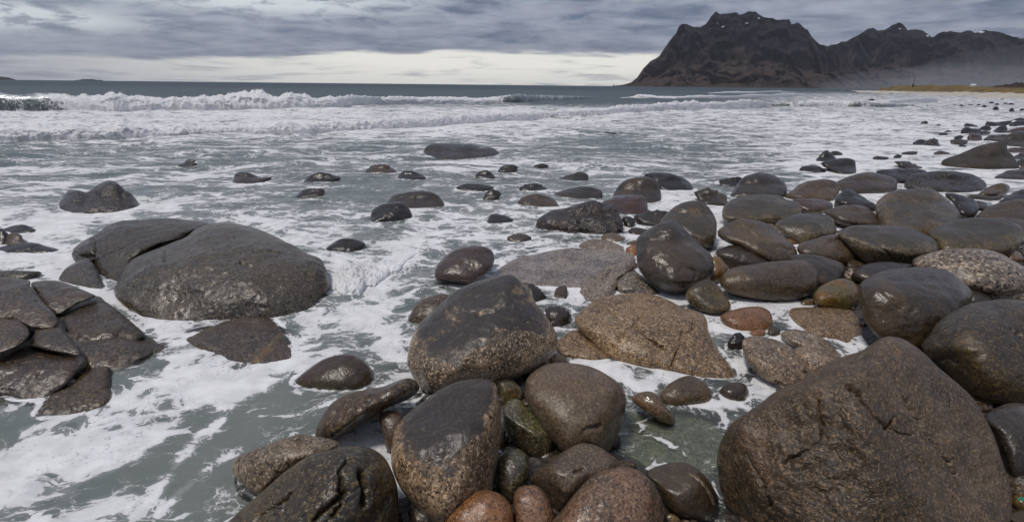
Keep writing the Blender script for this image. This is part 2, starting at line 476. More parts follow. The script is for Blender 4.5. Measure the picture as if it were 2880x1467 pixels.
    t.put(m2.inputs[0], frl)
    t.l.new(m1.outputs[0], m2.inputs[1])
    t.l.new(gl.outputs[0], m2.inputs[2])
    fo = t.new('ShaderNodeBsdfDiffuse')
    fc = t.mix(t.ss(t.noise(pos, 6.0, 5.0, 0.65), 0.3, 0.7), (0.64, 0.64, 0.645), (0.82, 0.82, 0.82))
    t.put(fo.inputs['Color'], fc)
    t.l.new(bp.outputs[0], fo.inputs['Normal'])
    m3 = t.new('ShaderNodeMixShader')
    t.put(m3.inputs[0], foam)
    t.l.new(m2.outputs[0], m3.inputs[1])
    t.l.new(fo.outputs[0], m3.inputs[2])
    t.l.new(m3.outputs[0], out.inputs[0])
    return mt
WATER = water_mat()

def plain_mat(name, c1, c2, scale, rough=0.8, c3=None, bump=0.0):
    mt, t, out = new_mat(name)
    b = t.new('ShaderNodeBsdfPrincipled')
    t.l.new(b.outputs[0], out.inputs[0])
    pos = t.new('ShaderNodeNewGeometry').outputs['Position']
    n = t.noise(pos, scale, 6.0, 0.62, 0.4)
    col = t.mix(t.ss(n, 0.35, 0.65), c1, c2)
    if c3:
        col = t.mix(t.ss(t.noise(pos, scale * 3.7, 4.0, 0.6), 0.5, 0.62, 0.0, 0.85), col, c3)
    t.put(b.inputs['Base Color'], col)
    b.inputs['Roughness'].default_value = rough
    b.inputs['Specular IOR Level'].default_value = 0.3
    if bump:
        bp = t.new('ShaderNodeBump')
        bp.inputs['Strength'].default_value = 0.6
        bp.inputs['Distance'].default_value = bump
        t.put(bp.inputs['Height'], n)
        t.l.new(bp.outputs[0], b.inputs['Normal'])
    return mt

def ground_mat():
    mt, t, out = new_mat('wet_sand_and_shingle')
    b = t.new('ShaderNodeBsdfPrincipled')
    t.l.new(b.outputs[0], out.inputs[0])
    pos = t.new('ShaderNodeNewGeometry').outputs['Position']
    sp = t.new('ShaderNodeSeparateXYZ')
    t.l.new(pos, sp.inputs[0])
    n = t.noise(pos, 3.0, 6.0, 0.62, 0.4)
    g = t.voro(pos, 26.0, 'F1', 'Color')
    gs = t.new('ShaderNodeSeparateXYZ')
    t.l.new(g, gs.inputs[0])
    sand = t.mix(t.ss(n, 0.35, 0.65), (0.21, 0.20, 0.165), (0.14, 0.137, 0.115))
    shing = t.mix(gs.outputs[0], (0.030, 0.026, 0.023), (0.075, 0.062, 0.050))
    col = t.mix(t.ss(t.m('ADD', sp.outputs[2], t.m('MULTIPLY', t.m('SUBTRACT', n, 0.5), 0.06)), -0.085, -0.045), sand, shing)
    t.put(b.inputs['Base Color'], col)
    b.inputs['Roughness'].default_value = 0.42
    bp = t.new('ShaderNodeBump')
    bp.inputs['Strength'].default_value = 0.7
    bp.inputs['Distance'].default_value = 0.02
    t.put(bp.inputs['Height'], t.m('ADD', n, t.voro(pos, 26.0)))
    t.l.new(bp.outputs[0], b.inputs['Normal'])
    return mt
SAND_WET = ground_mat()
SAND = plain_mat('pale_sand', (0.50, 0.46, 0.40), (0.42, 0.385, 0.33), 0.12, 0.9)
GRASS = plain_mat('dry_dune_grass', (0.20, 0.135, 0.045), (0.125, 0.092, 0.036), 0.16, 0.95, (0.06, 0.055, 0.028), 0.4)
FOAMSPRAY = plain_mat('white_spray', (0.82, 0.82, 0.83), (0.88, 0.88, 0.88), 3.0, 0.9)

def mountain_mat():
    mt, t, out = new_mat('mountain_rock')
    b = t.new('ShaderNodeBsdfPrincipled')
    t.l.new(b.outputs[0], out.inputs[0])
    geo = t.new('ShaderNodeNewGeometry')
    pos = geo.outputs['Position']
    sp = t.new('ShaderNodeSeparateXYZ')
    t.l.new(pos, sp.inputs[0])
    ns = t.new('ShaderNodeSeparateXYZ')
    t.l.new(geo.outputs['Normal'], ns.inputs[0])
    vert = t.vm('MULTIPLY', pos, (1.0, 1.0, 0.55))
    a = t.noise(vert, 0.012, 7.0, 0.65, 0.5)
    c = t.noise(vert, 0.05, 6.0, 0.68, 0.5)
    col = t.mix(t.ss(a, 0.36, 0.64), (0.028, 0.026, 0.032), (0.015, 0.015, 0.020))
    col = t.mix(t.ss(c, 0.45, 0.68, 0.0, 0.7), col, (0.050, 0.045, 0.049))
    # brown heath on the lower slopes, in tongues
    low = t.m('ADD', sp.outputs[2], t.m('MULTIPLY', t.m('SUBTRACT', a, 0.5), 420.0))
    heath = t.m('MULTIPLY', t.ss(low, 215.0, 80.0), t.ss(c, 0.32, 0.50))
    col = t.mix(t.m('MULTIPLY', heath, 0.85), col, (0.088, 0.064, 0.049))
    hi = t.m('MULTIPLY', t.ss(t.noise(pos, 0.022, 5.0, 0.6), 0.55, 0.66), t.ss(ns.outputs[2], 0.35, 0.6))
    col = t.mix(t.m('MULTIPLY', hi, 0.6), col, (0.075, 0.055, 0.042))
    t.put(b.inputs['Base Color'], col)
    b.inputs['Roughness'].default_value = 0.95
    b.inputs['Specular IOR Level'].default_value = 0.1
    bp = t.new('ShaderNodeBump')
    bp.inputs['Strength'].default_value = 0.9
    bp.inputs['Distance'].default_value = 45.0
    t.put(bp.inputs['Height'], t.m('ADD', a, t.m('MULTIPLY', c, 0.4)))
    t.l.new(bp.outputs[0], b.inputs['Normal'])
    return mt
MOUNT = mountain_mat()
ISLET = plain_mat('bare_islet_rock', (0.030, 0.030, 0.034), (0.045, 0.043, 0.044), 0.05, 0.9)
SNOW = plain_mat('old_snow', (0.72, 0.74, 0.78), (0.62, 0.64, 0.68), 0.05, 0.8)
HUTW = plain_mat('white_painted_boards', (0.75, 0.75, 0.73), (0.68, 0.68, 0.66), 1.0, 0.6)
DARKW = plain_mat('dark_weathered_wood', (0.05, 0.045, 0.04), (0.035, 0.03, 0.03), 1.0, 0.8)

# ------------------------------------------------------------------ ground
def in_poly(p, poly):
    x, y = p[:, 0], p[:, 1]
    r = np.zeros(len(p), bool)
    for (x1, y1), (x2, y2) in zip(poly, np.roll(poly, -1, axis=0)):
        c = ((y1 > y) != (y2 > y))
        r ^= c & (x < (x2 - x1) * (y - y1) / (y2 - y1 + 1e-12) + x1)
    return r

DRY = [on_level(pix('F', '2040,600 2130,575 2250,580 2420,600 2576,610 3100,660 3500,1312 2600,1900 1800,1700 1790,1330 1850,1120 2010,980 2170,880 2110,790 2060,690'))[:, :2],
       on_level(pix('F', '1225,1010 1330,930 1420,930 1500,1110 1640,1190 1800,1280 1800,1700 900,1800 700,1500 1010,1260 1240,1200'))[:, :2]]
SHALLOW = on_level(pix('F', '1000,1000 1230,700 1340,640 1620,560 1900,520 2300,470 2900,480 3500,1312 2600,1900 900,1900'))[:, :2]

def ground_z(p):
    sdist = np.full(len(p), 1e9)
    for poly in DRY:
        ins = in_poly(p, poly)
        d = seg_dist(p, np.r_[poly, poly[:1]])
        sdist = np.minimum(sdist, np.where(ins, -d, d))
    z = np.where(sdist < 0, 0.05 * sstep(-sdist, 0, 0.25), -0.055 * sstep(sdist, 0, 0.12) - 0.05 * sstep(sdist, 0.2, 0.9))
    dsh = np.where(in_poly(p, SHALLOW), 0.0, seg_dist(p, np.r_[SHALLOW, SHALLOW[:1]]))
    z = z - 0.30 * sstep(dsh, 0.0, 0.8) - 2.5 * sstep(dsh, 6.0, 60.0)
    return z + 0.02 * fbm(np.c_[p * 2.2, np.zeros(len(p))], 3, 5)

gr = np.r_[np.linspace(0.0, 12, 170), np.geomspace(12.4, 9500, 50)]
ga = np.linspace(-math.pi, math.pi, 361)
gg, aa = np.meshgrid(gr, ga, indexing='ij')
gp = np.c_[(gg * np.sin(aa)).ravel(), (gg * np.cos(aa)).ravel()]
ground = mesh_obj('ground', np.c_[gp, ground_z(gp)], grid_faces(len(gr), len(ga)), SAND_WET)
tag(ground, kind='structure')

# ------------------------------------------------------------------ mountains
prof = pix('S', '490,434 560,427 600,415 630,390 660,345 690,315 740,285 770,240 800,195 825,170 840,130 855,117 880,120 910,133 945,138 975,120 '
           '1000,85 1025,62 1045,72 1090,68 1130,62 1145,72 1190,62 1225,58 1240,75 1270,92 1330,97 1395,97 1405,125 1435,113 1460,130 1490,150 '
           '1510,185 1550,222 1590,232 1640,220 1700,200 1740,180 1790,145 1820,140 1840,155 1890,145 1920,125 1945,113 1970,125 1990,155 2030,145 '
           '2070,155 2115,190 2150,170 2200,155 2250,165 2290,155 2330,165 2380,152 2430,160 2500,175 2540,190 2576,192 2650,175 2800,160 3000,190 3200,230 3400,250')
px_cols = np.linspace(prof[0, 0], prof[-1, 0], 560)
crest_y = np.interp(px_cols, prof[:, 0], prof[:, 1])
crest_y += 2.2 * fbm(np.c_[px_cols / 13, px_cols * 0, px_cols * 0], 3, 3) * sstep(px_cols, prof[0, 0] + 60, prof[0, 0] + 140)
ab = tan_of(np.c_[px_cols, crest_y])
dr = rays(ab[:, 0], ab[:, 1])
hn = np.linalg.norm(dr[:, :2], axis=1)
u2 = dr[:, :2] / hn[:, None]
slope = dr[:, 2] / hn
Dc = 2700 + 500 * sstep(px_cols, 1780, 2050) + 700 * sstep(px_cols, 2250, 2500)
zc = np.maximum(H + Dc * slope, 1.0)
NR = 110
vv = np.linspace(0, 1, NR)
rows = []
front = 0.78
for v in vv:
    if v <= front:
        u = v / front
        talus = 0.34 * (u / 0.55) if u < 0.55 else 0.34 + 0.66 * ((u - 0.55) / 0.45) ** 0.8
        f = talus
        off = -(1 - u) * np.clip(zc * 1.5, 8, 560)
        if u > 0.55:
            off = off * 0.55
    else:
        u = (v - front) / (1 - front)
        f = 1 - u ** 1.3
        off = u * np.clip(zc * 2.0, 10, 900)
    z = zc * f
    d = Dc + off
    P = np.c_[u2 * d[:, None], z]
    sc = P * np.array([1.0, 1.0, 0.62]) / 230.0
    sc = sc + 0.5 * np.c_[fbm(sc * 0.9, 2, 61), fbm(sc * 0.9 + 9, 2, 62), fbm(sc * 0.9 + 19, 2, 63)]
    rid = 1 - np.abs(fbm(sc, 5, 21, 0.55))
    fine = fbm(sc * 3.7, 3, 31, 0.6)
    env = min(1.0, v / 0.08) * min(1.0, abs(v - front) / 0.10 + 0.04)
    push = ((rid - 0.62) * 95 + fine * 30) * env * np.clip(zc / 160, 0.03, 1.0)
    P[:, :2] -= u2 * push[:, None]
    P[:, 2] += fine * 9 * env * np.clip(zc / 160, 0, 1)
    P[:, 2] = np.maximum(P[:, 2], -3 if v < 0.02 else -1)
    rows.append(P)
MV = np.concatenate(rows)
MF = grid_faces(NR, len(px_cols))
mountain = mesh_obj('mountain', MV, MF, MOUNT, loc=(1500, 2500, 0))
tag(mountain, 'dark steep mountain headland with brown lower slopes rising from the sea', kind='structure')
mpx = to_pix(MV[MF].mean(axis=1))
mrow = (MF[:, 0] // len(px_cols)) / NR
for sx, sy, wx, wy in ((1035, 122, 5, 7), (1062, 137, 8, 4), (1240, 94, 7, 3), (1182, 118, 9, 3),
                       (2362, 162, 16, 4), (1953, 146, 8, 5), (2092, 182, 6, 4)):
    c = pix('S', f'{sx},{sy}')[0]
    q = (mpx - c) / (np.array([wx, wy]) * 0.42 + 0.45)
    sel = (np.sum(q * q, axis=1) < 1.0) & (mrow < front) & (mrow > 0.05)
    if sel.sum() == 0:
        continue
    ids = MF[sel]
    uq, inv = np.unique(ids, return_inverse=True)
    V = MV[uq].copy()
    V[:, :2] -= V[:, :2] / np.linalg.norm(V[:, :2], axis=1)[:, None] * 4.0
    mesh_obj('snow_patch', V, inv.reshape(ids.shape), SNOW, loc=tuple(V.mean(axis=0)), parent=mountain)

# ------------------------------------------------------------------ far beach, dune, low hill
def strip_rows(xs, specs, seed):
    """specs: list of (extra distance, list of photo y per x or height)"""
    out = []
    for i, (off, ys, mode) in enumerate(specs):
        edge_p = on_level(np.c_[xs, EDGE_Y(xs)])
        rad = np.linalg.norm(edge_p[:, :2], axis=1)
        uu = edge_p[:, :2] / rad[:, None]
        d = rad + off * np.clip(rad / 150, 0.5, 1.6)
        if mode == 'z':
            z = np.full(len(xs), float(ys))
        else:
            t = tan_of(np.c_[xs, ys(xs)])
            r = rays(t[:, 0], t[:, 1])
            z = H + d * r[:, 2] / np.linalg.norm(r[:, :2], axis=1)
        P = np.c_[uu * d[:, None], z]
        if mode != 'z':
            P[:, 2] += 0.10 * fbm(P * 0.35, 3, seed + i)
        out.append(P)
    return np.concatenate(out)

_e = pix('I', '720,203 900,212 1200,235 1600,250 2000,265 2300,278 2574,287 3200,318 4200,360')
EDGE_Y = lambda x: np.interp(x, _e[:, 0], _e[:, 1])
_s = pix('I', '720,199 900,196 1150,196 1400,202 2000,208 2300,214 2574,224 3200,250 4200,290')
SANDTOP = lambda x: np.interp(x, _s[:, 0], _s[:, 1])
_g = pix('I', '720,198 900,193 1110,190 1150,176 1200,160 1260,146 1450,141 1560,143 1600,134 1660,143 1750,148 1820,142 1950,143 2050,153 2300,163 2574,174 3200,190 4200,200')
GRASSTOP = lambda x: np.interp(x, _g[:, 0], _g[:, 1])
xs = np.linspace(_e[0, 0], _e[-1, 0], 260)
mid = lambda f, g, k: (lambda x: f(x) * (1 - k) + g(x) * k)
SV = strip_rows(xs, [(-6, -0.6, 'z'), (-1, EDGE_Y, 'y'), (5, mid(EDGE_Y, SANDTOP, 0.4), 'y'), (11, mid(EDGE_Y, SANDTOP, 0.8), 'y'), (16, SANDTOP, 'y'), (20, 0.2, 'z')], 40)
tag(mesh_obj('sand_beach', SV, grid_faces(6, len(xs)), SAND, loc=(150, 120, 0)), kind='structure')
xs = np.linspace(2470, _e[-1, 0], 240)
GV = strip_rows(xs, [(13.5, mid(EDGE_Y, SANDTOP, 0.86), 'y'), (16.5, mid(SANDTOP, GRASSTOP, 0.12), 'y'), (21, mid(SANDTOP, GRASSTOP, 0.5), 'y'), (27, mid(SANDTOP, GRASSTOP, 0.9), 'y'),
                     (31, GRASSTOP, 'y'), (45, 2.2, 'z'), (120, 1.0, 'z'), (300, -0.5, 'z')], 50)
tag(mesh_obj('grass_dune', GV, grid_faces(8, len(xs)), GRASS, loc=(150, 140, 0)), kind='structure')

def far_mound(name, tile, txt, dist, depth, mat, label=None, kind=None, cat=None, seed=1):
    p = pix(tile, txt)
    xx = np.linspace(p[0, 0], p[-1, 0], 90)
    yy = np.interp(xx, p[:, 0], p[:, 1])
    t = tan_of(np.c_[xx, yy])
    r = rays(t[:, 0], t[:, 1])
    hn_ = np.linalg.norm(r[:, :2], axis=1)
    uu = r[:, :2] / hn_[:, None]
    zt = np.maximum(H + dist * r[:, 2] / hn_, -0.3)
    zt = zt + 0.10 * np.abs(zt) * fbm(np.c_[xx / 4, xx * 0, xx * 0], 3, seed)
    out = []
    for k in np.linspace(-1, 1, 17):
        f = math.sqrt(max(0, 1 - abs(k) ** 2.2))
        P = np.c_[uu * (dist + k * depth), zt * f - (0.5 if abs(k) > 0.99 else 0)]
        n = fbm(P * (6.0 / depth), 3, seed + 3)
        P[:, 2] += n * zt * 0.12 * (1 - abs(k)) * (k != 0)
        out.append(P)
    V = np.concatenate(out)
    o = mesh_obj(name, V, grid_faces(17, 90), mat, loc=tuple(np.r_[V[:, :2].mean(axis=0), 0]))
    return tag(o, label, cat, None, kind)

far_mound('hill', 'I', '2230,166 2300,152 2400,138 2500,121 2574,120 2700,112 3000,118 3400,160', 620, 90, MOUNT, kind='structure', seed=4)
far_mound('islet', 'F', '-60,205 -30,196 0,193 15,195 28,197 40,201', 3600, 60, ISLET, 'small dark islet on the sea horizon at the left edge', None, 'islet', 6)
far_mound('islet', 'F', '185,202.3 200,201 212,199 232,199.5 245,202 252,201 262,203.5', 3600, 40, ISLET, 'low flat dark islet just right of the one at the left edge', None, 'islet', 9)

def at_dist(tile, x, y, dist):
    t = tan_of(pix(tile, f'{x},{y}'))
    r = rays(t[:, 0], t[:, 1])[0]
    return CAM + r * dist / np.linalg.norm(r[:2])

def lathe(name, radii, base, mat, parent=None, n=10):
    V, F = [], []
    for r, z in radii:
        for k in range(n):
            a = 2 * math.pi * k / n
            V.append((base[0] + r * math.cos(a), base[1] + r * math.sin(a), base[2] + z))
    for i in range(len(radii) - 1):
        for k in range(n):
            F.append((i * n + k, i * n + (k + 1) % n, (i + 1) * n + (k + 1) % n, (i + 1) * n + k))
    return mesh_obj(name, V, F, mat, loc=tuple(base), parent=parent)

def empty(name, loc):
    o = bpy.data.objects.new(name, None)
    scene.collection.objects.link(o)
    o.location = loc
    return o

# sea beacon on the tip of the cape
b0 = at_dist('S', 512, 433, 2640)
bea = tag(empty('sea_beacon', b0), 'tiny dark beacon tower on the tip of the mountain cape', 'beacon')
lathe('tower', [(2.4, -2), (2.2, 0), (1.7, 6.5), (1.9, 6.8)], b0, DARKW, bea)
lathe('lantern', [(1.3, 6.8), (1.3, 8.6), (1.6, 8.7), (0.05, 10.2)], b0, HUTW, bea)
# mast on the dune
m0 = at_dist('I', 1460, 141, 205)
mst = tag(empty('mast', m0), 'thin dark mast standing on the grassy dune', 'mast')
lathe('pole', [(0.10, -0.6), (0.07, 0), (0.04, 2.9), (0.01, 2.95)], m0, DARKW, mst)
lathe('footing', [(0.24, -0.6), (0.22, 0.25), (0.12, 0.35)], m0, DARKW, mst)
# hut roof behind the dune
h0 = at_dist('I', 2056, 158, 170)
hut = tag(empty('hut', h0), 'tiny white hut on top of the grassy dune', 'hut')
def box_mesh(name, c, sx, sy, sz, mat, parent, ridge=0.0):
    V = [(-sx, -sy, 0), (sx, -sy, 0), (sx, sy, 0), (-sx, sy, 0), (-sx, -sy, sz), (sx, -sy, sz), (sx, sy, sz), (-sx, sy, sz)]
    V = np.array(V) + c
    F = [(0, 1, 5, 4), (1, 2, 6, 5), (2, 3, 7, 6), (3, 0, 4, 7), (4, 5, 6, 7), (3, 2, 1, 0)]
    if ridge:
        V = np.r_[V[4:], np.array([(-sx, 0, sz + ridge), (sx, 0, sz + ridge)]) + c]
        F = [(0, 1, 5, 4), (2, 3, 4, 5), (0, 4, 3, 3), (1, 2, 5, 5)]
        o = bpy.data.meshes.new(name)
        o.from_pydata([tuple(v - c) for v in V], [], [(0, 1, 5, 4), (2, 3, 4, 5), (0, 4, 3), (1, 2, 5), (0, 3, 2, 1)])
        o.materials.append(mat)
        ob = bpy.data.objects.new(name, o)
        scene.collection.objects.link(ob)
        ob.parent = parent
        return ob
    return mesh_obj(name, V, F, mat, loc=tuple(c), smooth=False, parent=parent)
box_mesh('wall', np.array(h0), 0.42, 0.35, 0.40, HUTW, hut)
box_mesh('roof', np.array(h0), 0.5, 0.43, 0.402, HUTW, hut, ridge=0.22)

# ------------------------------------------------------------------ rocks
_sph = {}
def quad_sphere(n):
    if n in _sph:
        return _sph[n]
    g = np.tan(np.linspace(-1, 1, n + 1) * math.pi / 4)
    V, F, base = [], [], 0
    for ax in range(3):
        for s in (-1, 1):
            a, b = np.meshgrid(g, g, indexing='ij')
            P = np.empty(((n + 1) ** 2, 3))
            P[:, ax] = s
            P[:, (ax + 1) % 3] = a.ravel() * s
            P[:, (ax + 2) % 3] = b.ravel()
            V.append(P)
            F.append(grid_faces(n + 1, n + 1)[:, ::-1] + base)
            base += len(P)
    V, F = np.concatenate(V), np.concatenate(F)
    V /= np.linalg.norm(V, axis=1)[:, None]
    key = np.round(V * 1e5).astype(np.int64)
    _, idx, inv = np.unique(key, axis=0, return_index=True, return_inverse=True)
    V, F = V[idx], inv.reshape(-1)[F]
    _sph[n] = (V, F)
    return V, F

def closed_spline(p, per=10):
    out = []
    n = len(p)
    for i in range(n):
        p0, p1, p2, p3 = p[i - 1], p[i], p[(i + 1) % n], p[(i + 2) % n]
        for t in np.linspace(0, 1, per, endpoint=False):
            out.append(0.5 * ((2 * p1) + (p2 - p0) * t + (2 * p0 - 5 * p1 + 4 * p2 - p3) * t * t + (3 * p1 - p0 - 3 * p2 + p3) * t ** 3))
    return np.array(out)

ROCKS = []
CONTACT = []          # coarse hulls for the water line
def rock(tile, txt, mat, label, name='boulder', group=None, water=None, ext=None, thick=0.85, lean=0.28, level=None,
         facets=None, cracks=(), amp=0.030, power=2.35, seed=None, detail=1.0, cdepth=0.030, cwidth=6.0, ncut=3, cut=0.86, sharp=0.06, bumpy=0.006, smoothing=5, crease=0.0, crease_f=2.6, steps=(), parent=None, grow=1.0):
    global rng
    seed = len(CONTACT) * 7 + 3 if seed is None else seed
    r_ = np.random.default_rng(seed)
    p = pix(tile, txt)
    if grow != 1.0:
        p = p.mean(axis=0) + (p - p.mean(axis=0)) * grow
    q = tan_of(p)
    bmin, bmax = q[:, 1].min(), q[:, 1].max()
    hgt, wid = bmax - bmin, np.ptp(q[:, 0])
    if ext is None:
        ext = 0.55 if water else 0.10
    bm = bmin + 0.5 * hgt
    q2 = q.copy()
    low = q2[:, 1] < bm
    q2[low, 1] -= ext * hgt * ((bm - q2[low, 1]) / (bm - bmin)) ** 0.8
    sp = closed_spline(q2)
    x, y = sp[:, 0], sp[:, 1]
    x1, y1 = np.roll(x, -1), np.roll(y, -1)
    cr = x * y1 - x1 * y
    A = cr.sum() / 2
    cx, cy = ((x + x1) * cr).sum() / (6 * A), ((y + y1) * cr).sum() / (6 * A)
    th = np.arctan2(y - cy, x - cx)
    rr = np.hypot(x - cx, y - cy)
    NT_ = 360
    tab = np.zeros(NT_)
    # dense boundary, max radius per angle
    dense = np.linspace(0, 1, 12, endpoint=False)
    dx = (x[:, None] * (1 - dense) + x1[:, None] * dense).ravel() - cx
    dy = (y[:, None] * (1 - dense) + y1[:, None] * dense).ravel() - cy
    bi = ((np.arctan2(dy, dx) + math.pi) / (2 * math.pi) * NT_).astype(int) % NT_
    np.maximum.at(tab, bi, np.hypot(dx, dy))
    hole = tab == 0
    if hole.any():
        ii = np.arange(NT_)
        good = ii[~hole]
        tab[hole] = np.interp(ii[hole], np.r_[good - NT_, good, good + NT_], np.tile(tab[good], 3))
    ker = np.hanning(smoothing + 2)[1:-1]
    ker /= ker.sum()
    tab = np.convolve(np.r_[tab[-20:], tab, tab[:20]], ker, 'same')[20:-20]
    def Rf(t):
        f = (t + math.pi) / (2 * math.pi) * NT_ - 0.5
        return np.interp(f, np.arange(-2, NT_ + 2), np.r_[tab[-2:], tab, tab[:2]])
    size_px = math.hypot(wid, hgt * (1 + 0.5 * ext)) * 512
    n = int(np.clip(size_px * 0.36 * detail, 9, 145))
    hw = 0.5 * math.sqrt(wid * hgt * (1 + 0.5 * ext))
    T = thick * hw
    def t_base(a, b):
        rz = rays(a, b)[:, 2]
        rc = rays(np.array([cx]), np.array([cy]))[0, 2]
        th_ = np.clip(rc / np.minimum(rz, -1e-3), 1 - 1.6 * hw - 0.12 * (lean > 0.5), 1 + 1.6 * hw + 0.5 * (lean > 0.5))
        return 1 + lean * (th_ - 1)
    def shape(nn):
        D, F = quad_sphere(nn)
        rho = np.hypot(D[:, 0], D[:, 1])
        k = (rho ** power + np.abs(D[:, 2]) ** power) ** (-1 / power)
        rho2 = np.minimum(rho * k, 1.0)
        wd = D[:, 2] * k
        t = np.arctan2(D[:, 1], D[:, 0])
        a = cx + Rf(t) * rho2 * np.cos(t)
        b = cy + Rf(t) * rho2 * np.sin(t)
        tt = t_base(a, b) - T * wd
        return rays(a, b) * tt[:, None], F, D
    # distance: the front surface meets the water or ground at the visible foot
    rho_c = min(0.985, (cy - bmin) / Rf(np.array([-math.pi / 2]))[0])
    w_c = T * max(0.0, 1 - rho_c ** power) ** (1 / power)
    foot_a, foot_b = np.array([cx]), np.array([bmin])
    tc = t_base(foot_a, foot_b)[0] - w_c
    rzc = rays(foot_a, foot_b)[0, 2]
    zc_ = (0.012 if water else 0.0) if level is None else level
    for _ in range(3):
        s = (zc_ - H) / (tc * rzc)
        if level is None and not water:
            pos = CAM + rays(foot_a, foot_b)[0] * tc * s
            zc_ = max(0.0, float(ground_z(pos[None, :2])[0])) * 0.9
    size = 2 * hw * s
    def vnormals(P, F):
        q0, q1, q2, q3 = P[F[:, 0]], P[F[:, 1]], P[F[:, 2]], P[F[:, 3]]
        fn = np.cross(q2 - q0, q3 - q1)
        N = np.zeros_like(P)
        for k in range(4):
            for ax in range(3):
                N[:, ax] += np.bincount(F[:, k], weights=fn[:, ax], minlength=len(P))
        N /= np.linalg.norm(N, axis=1)[:, None] + 1e-12
        if np.mean(np.sum(N * (P - P.mean(axis=0)), axis=1)) < 0:
            N = -N
        return N
    def refit(P):
        # bring the outline back to the traced one after cutting and roughening
        v = P - CAM
        f = v @ FWD
        a, b = (v @ RIGHT) / f - cx, (v @ UP) / f - cy
        t, r = np.arctan2(b, a), np.hypot(a, b)
        nb = 60
        bi = ((t + math.pi) / (2 * math.pi) * nb).astype(int) % nb
        mx = np.zeros(nb)
        np.maximum.at(mx, bi, r)
        ctr = (np.arange(nb) + 0.5) / nb * 2 * math.pi - math.pi
        ratio = np.clip(Rf(ctr) / np.maximum(mx, 1e-6), 0.88, 1.35)
        ratio = np.convolve(np.r_[ratio[-3:], ratio, ratio[:3]], [0.25, 0.5, 0.25], 'same')[3:-3]
        g = np.interp(t, np.r_[ctr - 2 * math.pi, ctr, ctr + 2 * math.pi], np.tile(ratio, 3))
        return CAM + rays(cx + a * g, cy + b * g) * f[:, None]
    def finish(nn, fine):
        P, F, D = shape(nn)
        P = CAM + P * s
        c = CAM + rays(np.array([cx]), np.array([cy]))[0] * s
        fl = list(facets or [])
        for _ in range(ncut):
            d = r_.normal(size=3)
            d[1] -= 0.5
            fl.append((*d, cut + r_.uniform(-0.04, 0.05)))
        for fx, fy, fz, fr in fl:
            nvec = np.array([fx, fy, fz], float)
            nvec /= np.linalg.norm(nvec)
            h = (P - c) @ nvec
            lim = fr * h.max()
            kk = float(np.clip(0.42 / sharp, 4.5, 26.0))
            f_ = (1 + np.maximum(h / lim, 0.0) ** kk) ** (-1 / kk)
            P = c + (P - c) * f_[:, None]
        # lumps
        nv_ = (P - c)
        nv_ /= np.linalg.norm(nv_, axis=1)[:, None] + 1e-9
        off = r_.uniform(0, 50, 3)
        front = 0.35 + 0.65 * sstep(D[:, 2], -0.15, 0.35)
        lump = fbm(P / size * 2.3 + off, 3, seed, 0.5) * amp * size * front
        if fine:
            rid = fbm(P / size * 7.0 + off, 3, seed + 5, 0.55)
            N_ = vnormals(P, F)
            vw = CAM - P
            vw /= np.linalg.norm(vw, axis=1)[:, None]
            calm = sstep(np.sum(N_ * vw, axis=1), 0.04, 0.30)
            lump = lump + rid * amp * 0.28 * size * (0.15 + 0.85 * calm)
            if crease:
                wq = P / size * crease_f + off + 0.35 * np.c_[rid, rid[::-1], -rid]
                cz = np.maximum(1 - np.abs(vnoise(wq, seed + 21)) * 1.6, 0) ** 10
                cz2 = np.maximum(1 - np.abs(vnoise(wq * 2.3 + 7, seed + 22)) * 1.6, 0) ** 9
                lump = lump - crease * size * (cz + 0.45 * cz2) * calm
            lump = lump + bumpy * fbm(P * 9.0 + off, 3, seed + 9, 0.6) * min(1.0, size / 0.5) * calm
        P = P + nv_ * lump[:, None]
        P = refit(P)
        if fine and len(cracks):
            pp = to_pix(P)
            jit = fbm(np.c_[pp / 22.0, np.zeros(len(pp))], 3, seed + 2)
            jit2 = fbm(np.c_[pp / 22.0 + 40.0, np.zeros(len(pp))], 3, seed + 3)
            pj = pp + np.c_[jit, jit2] * 4.5
            cut_ = np.zeros(len(P))
            for cd in cracks:
                line = pix(cd[0], cd[1])
                wv = cd[2] if len(cd) > 2 else 1.0
                dd = seg_dist(pj, line)
                wv = wv * np.clip(0.82 + 0.5 * vnoise(np.c_[pp / 60.0, np.full(len(pp), seed * 1.7)], seed + 4), 0.4, 1.3)
                g = np.exp(-(dd / (cwidth * wv)) ** 2) * wv + 0.08 * np.exp(-(dd / (cwidth * 3.2 * wv)) ** 2) * wv
                cut_ = np.maximum(cut_, g)
            for tl, txt_, amt in steps:
                line = pix(tl, txt_)
                dd = seg_dist(pj, line)
                best, sg = np.full(len(pj), 1e9), np.ones(len(pj))
                for a0, b0 in zip(line[:-1], line[1:]):
                    e0 = b0 - a0
                    tpar = np.clip(((pj - a0) @ e0) / (e0 @ e0), 0, 1)
                    rel = pj - (a0 + tpar[:, None] * e0)
                    dl = np.linalg.norm(rel, axis=1)
                    cr0 = e0[0] * (pj[:, 1] - a0[1]) - e0[1] * (pj[:, 0] - a0[0])
                    m_ = dl < best
                    best = np.where(m_, dl, best)
                    sg = np.where(m_, np.sign(cr0), sg)
                P = P - N_ * (amt * sstep(sg * dd, -7.0, 7.0) * np.exp(-(dd / 170.0) ** 2) * calm)[:, None]
            P = P - (0.5 * nv_ + 0.5 * N_) * (cut_ * cdepth * calm)[:, None]
        return P, F, c
    slabby = 'slab' in name or lean > 0.5 or name == 'block'
    st = r_.bit_generator.state
    Pc, Fc, _ = finish(20, False)
    bv = BVHTree.FromPolygons([tuple(v) for v in Pc], [tuple(f) for f in Fc])
    facs = []
